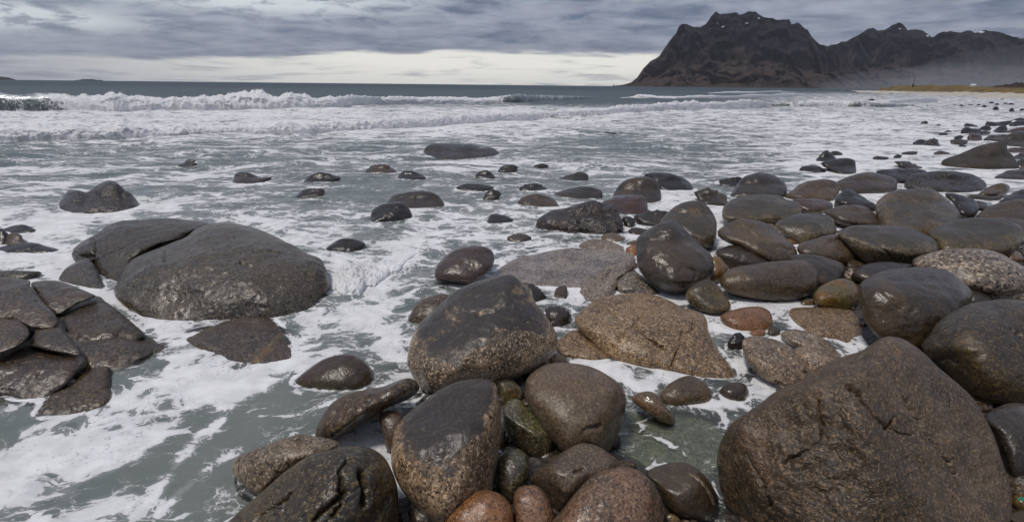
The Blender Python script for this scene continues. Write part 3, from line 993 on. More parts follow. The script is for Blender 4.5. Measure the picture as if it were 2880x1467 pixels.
    for pa, pb in q[q[:, 1] < (bm if water else bmin + 0.25 * hgt)]:
        pa, pb = cx + (pa - cx) * 0.93, (pb - cy) * (0.97 if ext < 0.15 else 1.0) + cy
        hit = bv.ray_cast(Vector(CAM), Vector(rays(np.array([pa]), np.array([pb]))[0]))
        if hit[0] is not None and hit[0].z < H - 0.05:
            facs.append((zc_ - H) / (hit[0].z - H))
    if not slabby and (not water or ext <= 0.16):
        # a rounded stone resting on the ground: the lowest point of its outline touches the ground
        tt_ = np.linspace(-math.pi * 0.78, -math.pi * 0.22, 25)
        sa, sb = cx + Rf(tt_) * np.cos(tt_), cy + Rf(tt_) * np.sin(tt_)
        mz = (t_base(sa, sb) * rays(sa, sb)[:, 2]).min()
        s = ((zc_ - 0.015) - H) / mz
        size = 2 * hw * s
    elif facs:
        s *= float(np.clip(np.median(facs), 0.6, 1.6))
        size = 2 * hw * s
    r_.bit_generator.state = st
    Pc, Fc, _ = finish(max(9, min(16, n)), False)
    CONTACT.append((Pc, Fc))
    r_.bit_generator.state = st
    P, F, c = finish(n, True)
    loc = (c[0], c[1], P[:, 2].min())
    if parent is not None:
        return mesh_obj(name, P, F, MATS[mat], loc=loc, parent=parent)
    o = mesh_obj(name, P, F, MATS[mat], loc=loc)
    tag(o, label, 'slab' if 'slab' in name else 'pebble' if name == 'pebble' else 'rock', group)
    ROCKS.append(o)
    return o

def W(tile, txt, mat, label, **k):
    k.setdefault('water', True)
    return rock(tile, txt, mat, label, **k)

SEA = 'rocks standing in the surf'
NEAR = 'stones piled in the foreground'
BEACH = 'rounded boulders on the right-hand shore'
FAR = 'small rocks at the far right waterline'

# --- left side
W('M', '315,543 380,480 470,405 545,385 620,400 700,345 770,318 830,335 890,385 950,430 1025,490 900,512 700,505 560,535 400,545', 'rough',
  'two-humped reddish dark rock alone in the foam above the big left slab', group=SEA, level=0.05, amp=0.035, ncut=2,
  cracks=[('M', '600,410 640,390 720,430', 1.5), ('M', '700,345 620,420 560,480', 1.2), ('M', '860,420 880,500', 1.2)])
wb_ = tag(empty('rock_slab', tuple(on_level(pix('F', '480,800'))[0])), 'huge dark grey whaleback slab split by a long diagonal crack', 'slab')
WB = dict(name='block', parent=wb_, grow=1.025, lean=0.60, ncut=0, bumpy=0.010, amp=0.018, crease=0.003, crease_f=3.0)
W('F', '292,735 300,705 320,667 350,642 425,612 468,597 495,578 530,566 575,563 640,575 720,607 780,640 808,655 822,700 828,715 800,750 800,790 745,800 700,803 560,812 480,827 440,825 390,800 340,770', 'grey', '', ext=0.10, thick=0.70, detail=1.3, sharp=0.028, power=2.8, smoothing=3,
  facets=[(-0.12, -0.58, 0.80, 0.58), (0.35, -0.30, 0.90, 0.74), (0.85, -0.45, 0.25, 0.80), (0.1, -0.95, 0.3, 0.80)], cdepth=0.04, cwidth=3.0, cracks=[('A', '2420,675 2580,720', 1.0), ('A', '1650,560 1660,650', 0.7), ('F', '640,628 690,634 725,640', 1.2)], **WB)
W('F', '178,640 182,628 205,610 240,590 285,562 350,553 420,547 470,551 532,563 505,577 474,598 430,613 354,643 322,670 300,708 288,724 268,722 247,690 234,652 212,646 182,665', 'grey', '', ext=0.06, thick=0.75, detail=1.3, sharp=0.05, power=2.8, smoothing=3, level=0.06,
  facets=[(-0.25, -0.50, 0.85, 0.64), (-0.7, -0.5, 0.4, 0.82)], cdepth=0.05, cwidth=3.2, cracks=[('A', '930,420 925,600 850,620', 1.3), ('A', '720,545 850,620', 1.0)], **WB)
W('F', '150,707 163,678 200,656 224,650 238,668 252,696 267,722 240,722 205,716', 'grey', '', ext=0.12, thick=0.7, detail=1.3, sharp=0.04, power=2.8, smoothing=3, facets=[(-0.3, -0.5, 0.85, 0.68)], **WB)

br_ = tag(empty('rock_slab', tuple(on_level(pix('L', '300,600'))[0])), 'brown-grey bedrock shelf at the left edge broken into blocks by crossing cracks', 'slab')
BK = dict(name='block', parent=br_, grow=1.035, ncut=0, bumpy=0.012, amp=0.022, ext=0.05, thick=0.55, lean=0.80, sharp=0.05, power=3.0, smoothing=3, detail=1.5, crease=0.004, crease_f=3.0)
for lv, txt, fc in (
    (0.20, '-170,60 130,50 160,98 220,158 292,230 292,288 180,293 80,253 0,248 -170,262', (0.05, -0.42, 0.9, 0.62)),
    (0.15, '163,75 200,57 310,58 480,122 497,138 400,172 312,220 268,202 213,142', (0.15, -0.40, 0.9, 0.62)),
    (0.03, '503,138 560,172 650,240 742,315 737,348 600,404 442,447 413,422 343,322 318,240 400,186', (0.25, -0.50, 0.85, 0.60)),
    (0.12, '196,300 290,292 342,332 420,432 300,418 160,388 183,330', (0.1, -0.4, 0.9, 0.62)),
    (0.16, '-170,268 80,254 122,280 152,330 112,382 0,423 -170,443', (0.0, -0.4, 0.9, 0.62)),
    (0.015, '-170,452 0,427 140,373 240,408 420,443 447,492 400,542 270,643 160,673 20,646 -170,646', (0.05, -0.5, 0.86, 0.60)),
    (-0.03, '440,532 560,502 574,612 562,692 400,792 280,827 203,802 188,742 260,652 360,602', (0.1, -0.5, 0.86, 0.66)),
    (-0.03, '560,418 740,348 857,385 863,432 760,507 690,548 560,524 448,494 480,453', (0.2, -0.35, 0.92, 0.60)),
    (-0.05, '-170,652 0,652 160,682 182,742 100,745 -170,735', (0.0, -0.4, 0.92, 0.62))):
    W('L', txt, 'bed', '', level=lv, facets=[fc], **BK)
BK.update(grow=1.0, thick=0.40, detail=1.0)
W('L', '-170,90 60,80 190,80 310,90 470,150 540,190 640,260 715,325 760,370 820,395 820,430 740,490 660,550 540,660 390,760 290,795 220,775 180,725 0,690 -170,690', 'bed', '', level=-0.10, facets=[(0.1, -0.48, 0.87, 0.55)], **BK)
W('L', '945,355 1000,320 1120,260 1250,235 1380,235 1440,265 1500,330 1560,410 1590,490 1500,530 1380,560 1300,610 1200,640 1130,560 1080,450 960,380', 'bed',
  'low brown slab with an orange vein half awash beside the whaleback slab', name='rock_slab', ext=0.02, lean=0.85, thick=0.55, level=-0.05, ncut=0, facets=[(0, -0.35, 0.95, 0.72)], amp=0.03, bumpy=0.012)
W('A', '-90,420 -30,345 30,352 75,400 88,440 40,490 -60,500', 'dark', 'dark round rock cut by the left edge, highest of its cluster', group=SEA)
W('A', '10,345 80,315 220,290 320,318 382,350 300,385 200,392 80,382', 'dark', 'low dark oval rock behind the others at the left edge', group=SEA)
W('A', '70,405 190,395 235,450 285,465 150,500 60,490', 'slate', 'small flat grey rock between two darker ones at the left edge', group=SEA)
W('A', '-120,555 -40,520 180,480 330,470 460,500 600,535 662,550 630,600 450,578 250,570 0,578', 'dark', 'long flat dark rock with pointed right end at the left edge', group=SEA)
W('A', '-160,800 -60,760 200,750 450,765 380,800 250,845 100,850 -100,855', 'grey', 'low flat grey rock just above the cracked bedrock at the left edge', group=SEA)

# --- in the surf, middle
W('M', '1655,345 1660,290 1700,262 1760,265 1850,298 1942,300 1850,322 1750,342', 'red', 'reddish rock with a low tail, leftmost of the middle surf rocks', group=SEA)
W('M', '2112,365 2150,320 2200,285 2280,262 2370,285 2425,305 2350,322 2250,347', 'dark', 'sloping dark rock right of the tailed reddish rock', group=SEA, amp=0.05)
W('M', '2088,440 2140,400 2220,380 2302,395 2260,430 2180,436', 'dark', 'low awash rock just in front of the sloping dark rock', group=SEA)
W('M', '1270,212 1330,195 1398,205 1350,217', 'dark', 'tiny black rock tip in the left surf behind the two-humped rock', group=SEA)
W('N', '565,152 585,110 610,75 660,58 780,60 940,66 1000,92 1060,82 1108,108 1130,132 1050,150 950,152 850,160 700,166', 'rough', 'broad flat-topped rock with barnacle patches farthest out in the middle', group=SEA, facets=[(0, -0.2, 1, 0.74)], ncut=2, thick=1.1)
W('N', '165,268 200,230 260,211 330,215 385,255 300,262', 'red', 'smooth dome rock left of and nearer than the flat-topped rock', group=SEA)
W('N', '388,302 430,260 490,251 550,270 612,295 540,305 460,314', 'dark', 'dark hump rock directly right of the smooth dome rock', group=SEA)
W('N', '1118,250 1140,228 1200,214 1252,230 1200,252', 'dark', 'small dark rock just right in front of the flat-topped rock', group=SEA)
W('N', '955,285 990,262 1040,257 1092,295 1020,302', 'dark', 'small dark rock left of and nearer than its similar neighbour by the flat-topped rock', group=SEA)
W('N', '812,375 850,350 950,344 1085,365 1040,382 900,388', 'dark', 'long thin rock nearly covered by the wash in the middle', group=SEA)
W('N', '1010,450 1030,410 1080,392 1127,420 1080,447 1040,461', 'dark', 'small upright dark rock in the middle of the foam', group=SEA)
W('N', '1258,378 1310,352 1400,349 1472,387 1400,395 1320,393', 'dark', 'low dark rock between the upright rock and the ridged one', group=SEA)
W('N', '1462,327 1540,300 1640,273 1700,259 1757,290 1720,319 1600,327 1540,332', 'slate', 'ridged dark rock with a raised right end in the surf', group=SEA, amp=0.05)
W('N', '1492,414 1560,395 1720,361 1842,390 1850,420 1810,447 1680,440 1560,432', 'slate', 'long smooth rock with blunt right end left of the tall dome', group=SEA)
W('N', '1243,477 1290,440 1400,414 1500,450 1545,482 1450,498 1350,490', 'slate', 'flat pyramid-shaped wet rock in front of the long smooth one', group=SEA)
W('N', '323,477 360,430 440,408 600,397 690,430 730,482 620,510 540,527 480,522 400,510', 'slate', 'rear of two long boulders in the swirling surf', group=SEA)
W('N', '143,602 200,560 230,520 330,480 420,474 470,510 497,545 497,582 400,584 280,577 200,592', 'dark', 'front of two long boulders in the swirling surf', group=SEA)
W('N', '1033,622 1050,575 1100,557 1200,585 1222,602 1130,620', 'dark', 'small dark rock in the foam left of the big rugged black rock', group=SEA)
W('N', '1185,732 1220,710 1290,704 1342,730 1290,754 1230,752', 'grey', 'small speckled dome barely showing between brown boulder and rugged rock', group=SEA)
W('F', '818,620 850,603 880,599 921,615 870,630 830,630', 'dark', 'dark dome right behind the breaking splash by the whaleback slab', group=SEA)
W('F', '464,408 475,402 490,404 480,410', 'dark', 'small ripple-washed rock tip left of the surf rocks', group=SEA, name='stone')
W('N', '1368,217 1420,203 1470,216 1420,222', 'dark', 'tiny awash rock right of the small rocks near the flat-topped rock', group=SEA, name='stone')
W('B', '860,32 950,19 1062,31 980,42', 'dark', 'thin black rock tip far out in the calmer water', group=SEA, name='stone')
W('B', '243,930 255,890 350,820 430,790 560,770 700,725 820,697 890,720 1030,758 1090,850 1127,920 1110,978 1000,1032 880,1062 620,1078 480,1062 380,1022 250,982', 'rough',
  'big rugged wet black rock with a peaked top in the shallows', ext=0.25, amp=0.045, ncut=4, cut=0.80, sharp=0.03, bumpy=0.02, crease=0.03,
  cracks=[('B', '640,850 600,900 700,960 660,1060', 1.3), ('B', '900,760 940,900 1080,960', 1.3), ('B', '350,830 520,880 620,850 820,780', 1.2)])
W('B', '903,742 1000,672 1080,650 1300,647 1350,700 1372,770 1360,792 1250,812 1110,847 1030,820', 'red', 'glossy red-brown block behind the rugged black rock', group=SEA, power=2.8, facets=[(0, -0.1, 1, 0.78)], ncut=1)
W('B', '996,652 1030,600 1120,510 1220,474 1360,464 1440,500 1485,560 1502,640 1480,702 1360,722 1200,692 1050,672', 'slate', 'tall smooth dome boulder behind the red-brown block', group=SEA, amp=0.018)
W('B', '1316,462 1360,430 1440,419 1580,430 1700,465 1800,520 1837,570 1820,602 1700,610 1580,605 1480,590 1390,540', 'dark', 'long dark rock with barnacled underside behind the dome boulder', group=SEA, amp=0.04)
W('B', '1853,627 1920,590 2000,587 2080,625 2130,640 2192,717 2130,737 2000,732 1900,702', 'slate', 'low ridged grey rock in the wash right of the long dark rock', group=SEA, amp=0.05, cracks=[('B', '1910,700 2090,625', 1.2)])
W('B', '2088,505 2150,488 2300,478 2262,540 2140,547', 'dark', 'small dark rock in splashing foam behind the ridged grey rock', group=SEA, amp=0.08)
W('R', '328,612 420,510 500,475 560,466 660,490 730,550 740,590 712,637 560,645 400,645', 'slate', 'high smooth dark dome at the right end of the surf line', ext=0.3, amp=0.015)
W('R', '276,752 300,690 380,640 500,621 680,625 740,650 822,670 850,710 830,752 760,782 600,812 420,804 300,792', 'olive', 'flat-topped dark boulder with a rough shadowed front face', ext=0.15, power=3.0, facets=[(0, -0.12, 1, 0.72)], ncut=1)
W('R', '718,637 780,590 850,540 960,517 1060,520 1107,560 1107,610 1050,667 950,664 820,655', 'brown', 'tilted brown boulder with dark streaked left side', ext=0.2)
W('R', '1093,542 1150,505 1260,470 1340,464 1440,485 1512,510 1522,550 1500,600 1400,622 1250,624 1150,595', 'brown', 'rounded brown boulder behind the grey angular block', ext=0.2, amp=0.018)
W('R', '1370,458 1500,440 1650,439 1737,465 1700,522 1600,552 1500,545 1430,510', 'dark', 'long dark wet ledge rock behind the rounded brown boulder', ext=0.2, amp=0.05)
W('R', '1573,542 1600,490 1700,460 1850,454 2000,464 2080,485 2142,530 2162,570 2100,607 1950,620 1800,607 1650,585 1580,577', 'rough', 'long furrowed wet dark boulder in front of the big wedge', ext=0.2, amp=0.05, bumpy=0.02,
  cracks=[('R', '1700,500 1850,490 2000,520', 1.3), ('R', '1900,560 2010,540 2100,560', 1.3)])
W('R', '2098,622 2160,575 2240,544 2300,550 2322,580 2280,622 2200,637', 'brown', 'small tilted brown stone right of the furrowed boulder', ext=0.15)
W('R', '1830,397 1845,370 1950,335 2080,285 2150,265 2270,243 2297,262 2310,310 2350,350 2392,410 2392,440 2340,472 2200,472 2050,452 1900,432 1840,422', 'dim',
  'big dark wedge boulder rising to a blunt peak by the right edge', ext=0.2, ncut=1, amp=0.02, facets=[(0, -0.95, 0.25, 0.75)])
W('R', '1498,397 1560,384 1620,400 1700,430 1737,467 1640,464 1560,428', 'slate', 'sloping flat slab awash left of the big wedge', group=SEA, name='rock_slab')
W('R', '928,387 1000,325 1040,327 1087,372 1020,385', 'dark', 'small pointed dark rock left of the wave-washed block', group=SEA)
W('R', '1043,332 1090,317 1132,335 1080,347', 'dark', 'low rock behind the small pointed one', group=SEA)
W('R', '973,407 1040,380 1150,364 1210,375 1227,400 1232,472 1190,487 1100,462 1040,432', 'dark', 'wave-washed black block with a squared right end', group=SEA, amp=0.04, power=2.8)
W('R', '828,447 870,420 950,417 1010,450 1062,482 950,478 880,458', 'dark', 'low flat rock in the splash left of the black block', group=SEA)
W('R', '1633,257 1680,237 1720,245 1702,270 1660,267', 'dark', 'dark half of a pair of rocks in the right-hand foam', group=FAR)
W('R', '1695,272 1730,250 1792,232 1817,265 1838,282 1780,287', 'rough', 'brown peaked half of a pair of rocks in the right-hand foam', group=FAR, amp=0.07)
for i, (txt, mt_, lab) in enumerate([
    ('1945,622 1960,590 2000,568 2050,580 2120,590 2142,612 2050,627', 'dark', 'dark jagged rock at the left end of the far right pile'),
    ('2008,682 2030,640 2080,631 2142,650 2142,682 2080,699', 'red', 'reddish dome rock below the jagged one in the far right pile'),
    ('2158,687 2220,650 2300,640 2380,634 2452,650 2380,682 2280,700', 'slate', 'long low grey rock in front of the far right pile'),
    ('2255,603 2330,560 2390,554 2402,600 2330,612', 'dark', 'round dark rock in the middle of the far right pile'),
    ('2343,692 2400,650 2480,610 2574,599 2700,640 2700,740 2560,762 2430,762 2392,702', 'slate', 'big sloping dark boulder cut by the right edge behind the wedge'),
    ('2198,537 2220,510 2300,515 2442,500 2400,532 2280,547', 'dark', 'long low rock at the top of the far right pile'),
    ('2438,532 2500,505 2574,499 2680,520 2600,552 2470,557', 'dark', 'dark boulder at the right edge atop the far pile'),
    ('2108,592 2160,560 2220,554 2242,590 2180,602', 'dark', 'small dark rock next to the jagged one in the far pile'),
    ('2085,632 2160,604 2232,620 2150,642', 'slate', 'thin grey rock between dome and long low rock of the far pile'),
    ('2415,602 2500,575 2600,569 2660,610 2470,617', 'red', 'pinkish flat stone at the right edge in the far pile'),
    ('2455,497 2500,480 2560,474 2640,500 2520,507', 'dark', 'topmost small rock of the far right pile'),
    ('1838,702 1900,688 2002,700 1980,722 1880,727', 'slate', 'grey rock nearly under the wash before the far pile'),
    ('1868,667 1920,647 1962,660 1920,677', 'dark', 'small wet rock just left of the reddish dome'),
    ('1715,632 1760,619 1812,628 1770,637', 'dark', 'flat sliver of rock in foam left of the far pile'),
    ('1775,607 1810,596 1848,605 1815,611', 'dark', 'tiny rock tip above the flat sliver in the foam'),
    ('1538,517 1580,504 1608,515 1580,524', 'dark', 'tiny rock tip farthest left before the far pile'),
    ('1675,552 1710,537 1738,545 1715,562', 'dark', 'tiny slanted rock tip in the foam right of the farthest left one'),
    ('1978,547 2010,529 2102,550 2060,567 2000,562', 'dark', 'low dark rock above the jagged one of the far pile'),
    ('1835,557 1862,547 1892,556 1862,565', 'dark', 'tiny dark rock above the flat sliver near the far pile'),
    ('1346,827 1400,811 1512,815 1420,837', 'slate', 'flat grey rock awash in foam left of the big wedge'),
    ('1668,827 1730,804 1822,825 1740,840', 'slate', 'flat grey rock awash close to the tip of the wedge'),
    ('1052,872 1100,857 1212,870 1120,882', 'dark', 'thin dark rock in foam right of the wave-washed block'),
    ('1266,857 1300,841 1348,852 1310,864', 'dark', 'tiny dark rock right of the thin one in the foam'),
    ('1918,742 1950,730 2010,755 1960,758', 'dark', 'small black rock in foam directly behind the wedge tip'),
    ('2405,795 2500,770 2574,764 2760,780 2760,822 2500,828', 'red', 'pinkish flat stone at the right edge beside the wedge'),
    ('2455,872 2520,835 2574,824 2760,840 2740,882 2520,884', 'slate', 'pale grey flat stone at the right edge beside the wedge'),
    ('2495,935 2560,885 2680,888 2740,930 2640,960 2540,950', 'dark', 'dark stone at the right edge low beside the wedge'),
    ('2530,985 2590,935 2680,945 2740,985 2640,1005', 'brown', 'brown stone at the right edge under the dark one'),
    ('2256,1062 2380,1010 2500,989 2640,990 2740,1040 2680,1087 2400,1084', 'slate', 'low sloping grey boulder at the right edge below the wedge'),
    ('1000,296 1030,282 1072,284 1045,298', 'dark', 'lone small rock in the far right breakers'),
]):
    W('I', txt, mt_, lab, group=FAR, name='boulder' if i in (0, 1, 2, 4, 6, 28) else 'stone')
ORD = 'first second third fourth fifth sixth seventh eighth ninth tenth eleventh twelfth thirteenth fourteenth fifteenth sixteenth'.split()
FARX = [1865, 1940, 2030, 2115, 2172, 2245, 2385, 2440, 2300, 2290, 2450, 2350, 2555, 1240, 1390, 1600]
for i, (cx_, cy_, w_) in enumerate([(1865, 352, 80), (1940, 356, 60), (2030, 355, 110), (2115, 350, 60), (2172, 360, 60), (2245, 327, 70), (2385, 335, 60), (2440, 340, 90), (2300, 342, 60), (2290, 373, 60), (2450, 388, 50), (2350, 288, 60), (2555, 386, 50), (1240, 234, 90), (1390, 238, 120), (1600, 352, 40)]):
    h_ = 16 if i < 11 else 9
    W('I', f'{cx_ - w_ / 2},{cy_ + 3} {cx_ - w_ * 0.2},{cy_ - h_ * 0.7} {cx_ + w_ * 0.2},{cy_ - h_} {cx_ + w_ / 2},{cy_ + 2} {cx_},{cy_ + 5}', 'dark',
      ORD[sum(c < cx_ for c in FARX)] + ' from the left of the tiny black rocks off the far beach', group='tiny rocks off the far sandy beach', name='stone')

# --- right-hand shore, back to front
B = dict(group=BEACH, amp=0.020, ext=0.22)
rock('C', '1768,645 1850,630 1980,660 2080,700 2117,760 2090,832 2000,862 1920,822 1850,722', 'dark', 'long dark wet boulder behind the broad brown boulder of the shore', **B)
rock('C', '2035,715 2150,718 2222,770 2150,802 2100,790', 'slate', 'small grey wet stone right of the long dark boulder', name='stone', group=BEACH)
rock('C', '2305,722 2400,660 2500,610 2574,589 2760,600 2760,702 2450,724', 'dark', 'dark angular boulder at the right edge by the water channel', **B)
rock('C', '2000,660 2100,640 2310,655 2320,690 2160,700', 'slate', 'flat dark stones edge in the water channel at right', name='stone', group=BEACH)
rock('C', '2065,872 2200,770 2400,704 2574,689 2800,720 2800,900 2400,910 2200,890', 'brown', 'brown boulder with pale streak cut by the right edge', **B)
rock('C', '1083,822 1078,750 1130,680 1200,630 1350,590 1600,584 1700,610 1800,690 1900,780 1942,850 1920,902 1700,935 1400,955 1150,948 1105,880', 'olive', 'broad smooth brown boulder with shaded hollow in front', **B)
rock('C', '663,742 700,660 790,588 880,620 1000,690 1092,742 980,757 850,770 700,770', 'dark', 'dark angular block with shiny slanting top', group=BEACH, amp=0.03, ncut=5, cut=0.75, sharp=0.02)
rock('C', '945,735 1040,728 1090,760 1080,800 1000,800', 'dark', 'small dark stone between angular block and broad boulder', name='stone', group=BEACH)
rock('C', '245,700 300,683 400,684 560,695 652,740 620,792 450,824 330,800', 'red', 'low pinkish-brown oval boulder right of the flat-topped one', **B)
rock('C', '553,832 620,790 750,750 940,749 1050,810 1110,880 1147,952 900,970 700,910', 'brown', 'orange-brown leaning boulder left of the broad smooth one', **B)
rock('C', '1213,947 1300,880 1450,805 1650,799 1780,835 1902,890 1902,962 1750,1040 1500,1060 1300,1010', 'olive', 'mid-sized oval boulder with dark top in front of the broad one', **B)
rock('C', '628,867 680,835 780,824 860,850 897,910 860,955 750,962 670,930', 'ochre', 'small round tan stone on the shore above the dark-topped block', name='stone', group=BEACH)
rock('C', '1900,900 2000,878 2300,872 2500,880 2700,930 2760,1010 2560,1040 2200,1010', 'brown', 'brown boulder mostly hidden behind the long olive boulder at right', **B)
rock('C', '58,962 100,910 200,860 330,829 560,838 640,870 672,930 687,1022 600,1064 450,1094 350,1114 250,1084 130,1014', 'olive', 'grey-topped blocky boulder with a sunlit-looking pale front edge', group=BEACH, amp=0.018, facets=[(0, -0.05, 1, 0.70)], power=2.8)
rock('R', '243,892 300,840 400,794 500,800 600,830 700,900 780,970 820,1030 790,1082 690,1098 550,1065 400,995 280,945', 'brown', 'smooth brown oval boulder sloping down to the right', group=BEACH, amp=0.015, ext=0.1,
     cracks=[('R', '470,890 620,980 780,1020', 0.6)])
rock('C', '1598,1032 1700,960 1850,900 2050,874 2350,880 2500,930 2562,980 2576,1060 2500,1155 2380,1220 2100,1210 1750,1185 1680,1110', 'olive', 'long olive-grey boulder tapering left near the right edge', **B)
rock('C', '695,1040 780,970 900,944 1200,950 1440,970 1560,1030 1680,1100 1727,1170 1680,1225 1500,1295 1250,1335 1000,1305 850,1210', 'olive', 'long boulder with dark flat top and tan right shoulder', group=BEACH, amp=0.02, ext=0.15,
     cracks=[('C', '1000,1090 1100,1110 1160,1200 1280,1310', 1.0)])
rock('C', '283,1182 340,1130 480,1080 620,1045 820,1034 920,1060 980,1120 1002,1180 960,1265 850,1315 650,1308 430,1256 310,1226', 'brown', 'brown oval boulder with a curved crack on top', group=BEACH, amp=0.018, ext=0.15,
     cracks=[('C', '570,1150 700,1090 860,1060', 1.0)])
rock('R', '748,1082 820,1044 950,1050 1060,1080 1142,1120 1152,1170 1100,1234 980,1254 900,1190', 'slate', 'smooth grey boulder behind the big brown egg-shaped one', **B)
rock('R', '236,1032 300,990 400,981 500,1000 580,1050 642,1096 560,1140 350,1144 270,1100', 'slate', 'flat violet-grey boulder below the sloping brown oval', group=BEACH, amp=0.015)
rock('F', '2291,660 2330,636 2400,624 2490,628 2545,650 2590,682 2600,720 2520,738 2420,720 2330,695', 'pale', 'whitish coarse-speckled long boulder at the right edge', group=BEACH, amp=0.015)
rock('R', '1193,1202 1240,1140 1320,1108 1480,1099 1600,1110 1657,1137 1560,1210 1300,1240', 'slate', 'grey boulder with pale top edge behind the large two-toned one', **B)
rock('R', '1163,1122 1200,1091 1250,1097 1278,1122 1220,1147', 'brown', 'left of two small brown stones among the shore boulders', name='stone', group=BEACH)
rock('R', '1248,1087 1300,1054 1360,1054 1397,1090 1340,1114 1280,1119', 'brown', 'right of two small brown stones among the shore boulders', name='stone', group=BEACH)
rock('R', '748,942 790,929 814,960 792,982 760,975', 'orange', 'little pink stone wedged under the grey-topped blocky boulder', name='stone', group=BEACH)
rock('R', '598,842 640,836 682,880 640,890', 'ochre', 'little tan stone behind the sloping brown oval boulder', name='stone', group=BEACH)
rock('D', '760,132 830,84 870,95 880,170 790,170', 'pale', 'small pale stone wedged left of the grey boulder', name='stone', group=BEACH)
rock('C', '2385,1232 2460,1199 2542,1250 2560,1310 2440,1300', 'ochre', 'small yellowish stone under the long olive-grey boulder', name='stone', group=BEACH)
rock('D', '480,290 530,240 590,225 600,270 540,300', 'pale', 'pale pebble wedged behind the round brown stone', name='pebble', group=BEACH)
rock('R', '258,1232 300,1170 400,1130 600,1100 800,1084 900,1100 960,1160 972,1220 940,1294 800,1345 600,1348 400,1318 300,1284', 'brown', 'big dark brown egg-shaped boulder by the foam pool', group=BEACH, amp=0.015, ext=0.12)
rock('D', '453,352 490,280 600,210 740,171 850,200 912,270 922,340 880,434 780,480 650,475 500,434', 'ochre', 'round brown stone with rusty side right of the egg-shaped boulder', group=BEACH, amp=0.02, ncut=2)
rock('D', '335,414 400,384 472,400 472,442 370,440', 'ochre', 'little brown stone at the foot of the egg-shaped boulder', name='stone', group=BEACH)
rock('D', '2045,290 2150,308 2232,370 2210,420 2060,430 2020,340', 'slate', 'small grey stone behind the dark boulder at the right edge', name='stone', group=BEACH)
rock('D', '2188,282 2240,245 2380,231 2520,245 2660,280 2660,374 2450,396 2260,390', 'pale', 'flat pale grey stone lying at the right edge', name='stone', group=BEACH, amp=0.04)
rock('D', '2090,260 2150,245 2210,255 2210,300 2130,310', 'brown', 'brown pebble left of the flat pale grey stone', name='pebble', group=BEACH)
rock('D', '912,300 920,230 1000,160 1150,90 1400,59 1700,64 1850,110 1960,200 2042,280 2067,360 2030,432 1950,560 1800,690 1620,790 1500,835 1350,770 1150,745 1000,605 930,455', 'slate',
     'large two-toned dark boulder with a flat slanting front facet', group=BEACH, amp=0.012, ncut=0, facets=[(-0.35, -0.8, 0.35, 0.76), (0.05, -0.1, 1, 0.83)], sharp=0.04,
     cracks=[('D', '1150,300 1320,480', 0.5)])
rock('D', '1528,872 1600,760 1700,620 1850,500 2050,420 2250,389 2574,388 2900,500 3000,800 2900,1150 2600,1330 2300,1340 2000,1260 1720,1010', 'mottle',
     'large dark boulder with tan speckled crown cut by the right edge', group=BEACH, amp=0.02, ncut=1, cracks=[('D', '1680,1010 1800,990 1900,1040', 0.8), ('D', '2440,690 2574,760', 0.8)])
rock('Q', '1643,762 1720,710 1800,689 1900,715 1990,850 1960,1010 1850,1085 1780,1065 1735,965 1685,865', 'slate', 'smooth dark round boulder at the right edge behind the giant one', group=NEAR, amp=0.01, ncut=0)

# --- pools and slabs, centre right
W('F', '1222,692 1280,655 1330,640 1420,625 1530,619 1575,630 1602,650 1560,682 1520,708 1440,714 1360,710 1250,702', 'slab', 'flat pale granite slab with dark blotches in the middle', name='rock_slab', ext=0.22, lean=0.8, thick=0.40, ncut=0,
  facets=[(0, -0.02, 1, 0.45)], sharp=0.02, amp=0.012, bumpy=0.006)
W('N', '1678,782 1750,745 1850,739 1960,770 2017,805 1990,832 1900,815 1780,803', 'slab', 'small rounded granite slab on the far corner of the flat pale slab', name='rock_slab', ext=0.25, lean=0.5)
W('E', '678,270 740,190 850,110 1000,20 1150,-20 1245,0 1262,60 1200,100 1080,200 1000,330 870,390 760,424 720,362', 'slab', 'folded granite ledge running between two pools', name='rock_slab', ext=0.1, lean=0.6, thick=0.5, amp=0.05, bumpy=0.02, cdepth=0.03,
  cracks=[('E', '720,350 860,210 1010,120', 1.5), ('E', '700,290 850,180 1000,60', 1.0)])
W('E', '1035,182 1080,110 1180,58 1280,130 1400,220 1502,325 1350,325 1100,310 1050,245', 'slab', 'smooth granite hump beside the folded ledge', name='rock_slab', ext=0.1, lean=0.55, thick=0.6)
W('E', '618,592 660,520 740,450 900,350 1250,308 1450,338 1600,400 1700,450 1900,510 1962,600 1984,700 2080,850 2200,980 2332,1160 2300,1192 2100,1184 1900,1154 1600,1074 1100,1014 900,905 750,785 650,685', 'tan',
  'large tan speckled granite block with crossed cracks', name='rock_slab', detail=2.2, ext=0.08, lean=0.55, thick=0.6, ncut=0, amp=0.018, cdepth=0.030, cwidth=3.6, crease=0.004, crease_f=3.5, sharp=0.05, facets=[(0.05, -0.45, 0.9, 0.72), (0.0, -0.05, 1, 0.80), (-0.5, -0.8, 0.3, 0.85)],
  cracks=[('E', '980,495 1150,620 1220,640 1350,760 1520,870', 1.3), ('E', '1320,525 1200,640 1060,810', 1.3), ('E', '1720,680 1690,880 1610,1060', 1.6), ('E', '1830,560 1810,690 1720,730', 1.0), ('E', '1980,960 2130,1160', 0.8), ('E', '800,390 1000,350 1250,330', 0.8)])
W('E', '445,832 520,750 630,690 720,750 900,880 1002,962 900,986 650,966 500,926', 'tan', 'low tan slab wedged between the central boulder and the cracked block', name='rock_slab', ext=0.1, lean=0.6, thick=0.5, ncut=1)
W('N', '663,987 670,930 720,870 800,815 900,784 1000,785 1070,820 1087,890 1070,932 1000,985 930,1024 800,1019 700,1003', 'red', 'glossy reddish-brown boulder at the left corner of the flat pale slab', ext=0.12, amp=0.015, power=2.7, ncut=1)
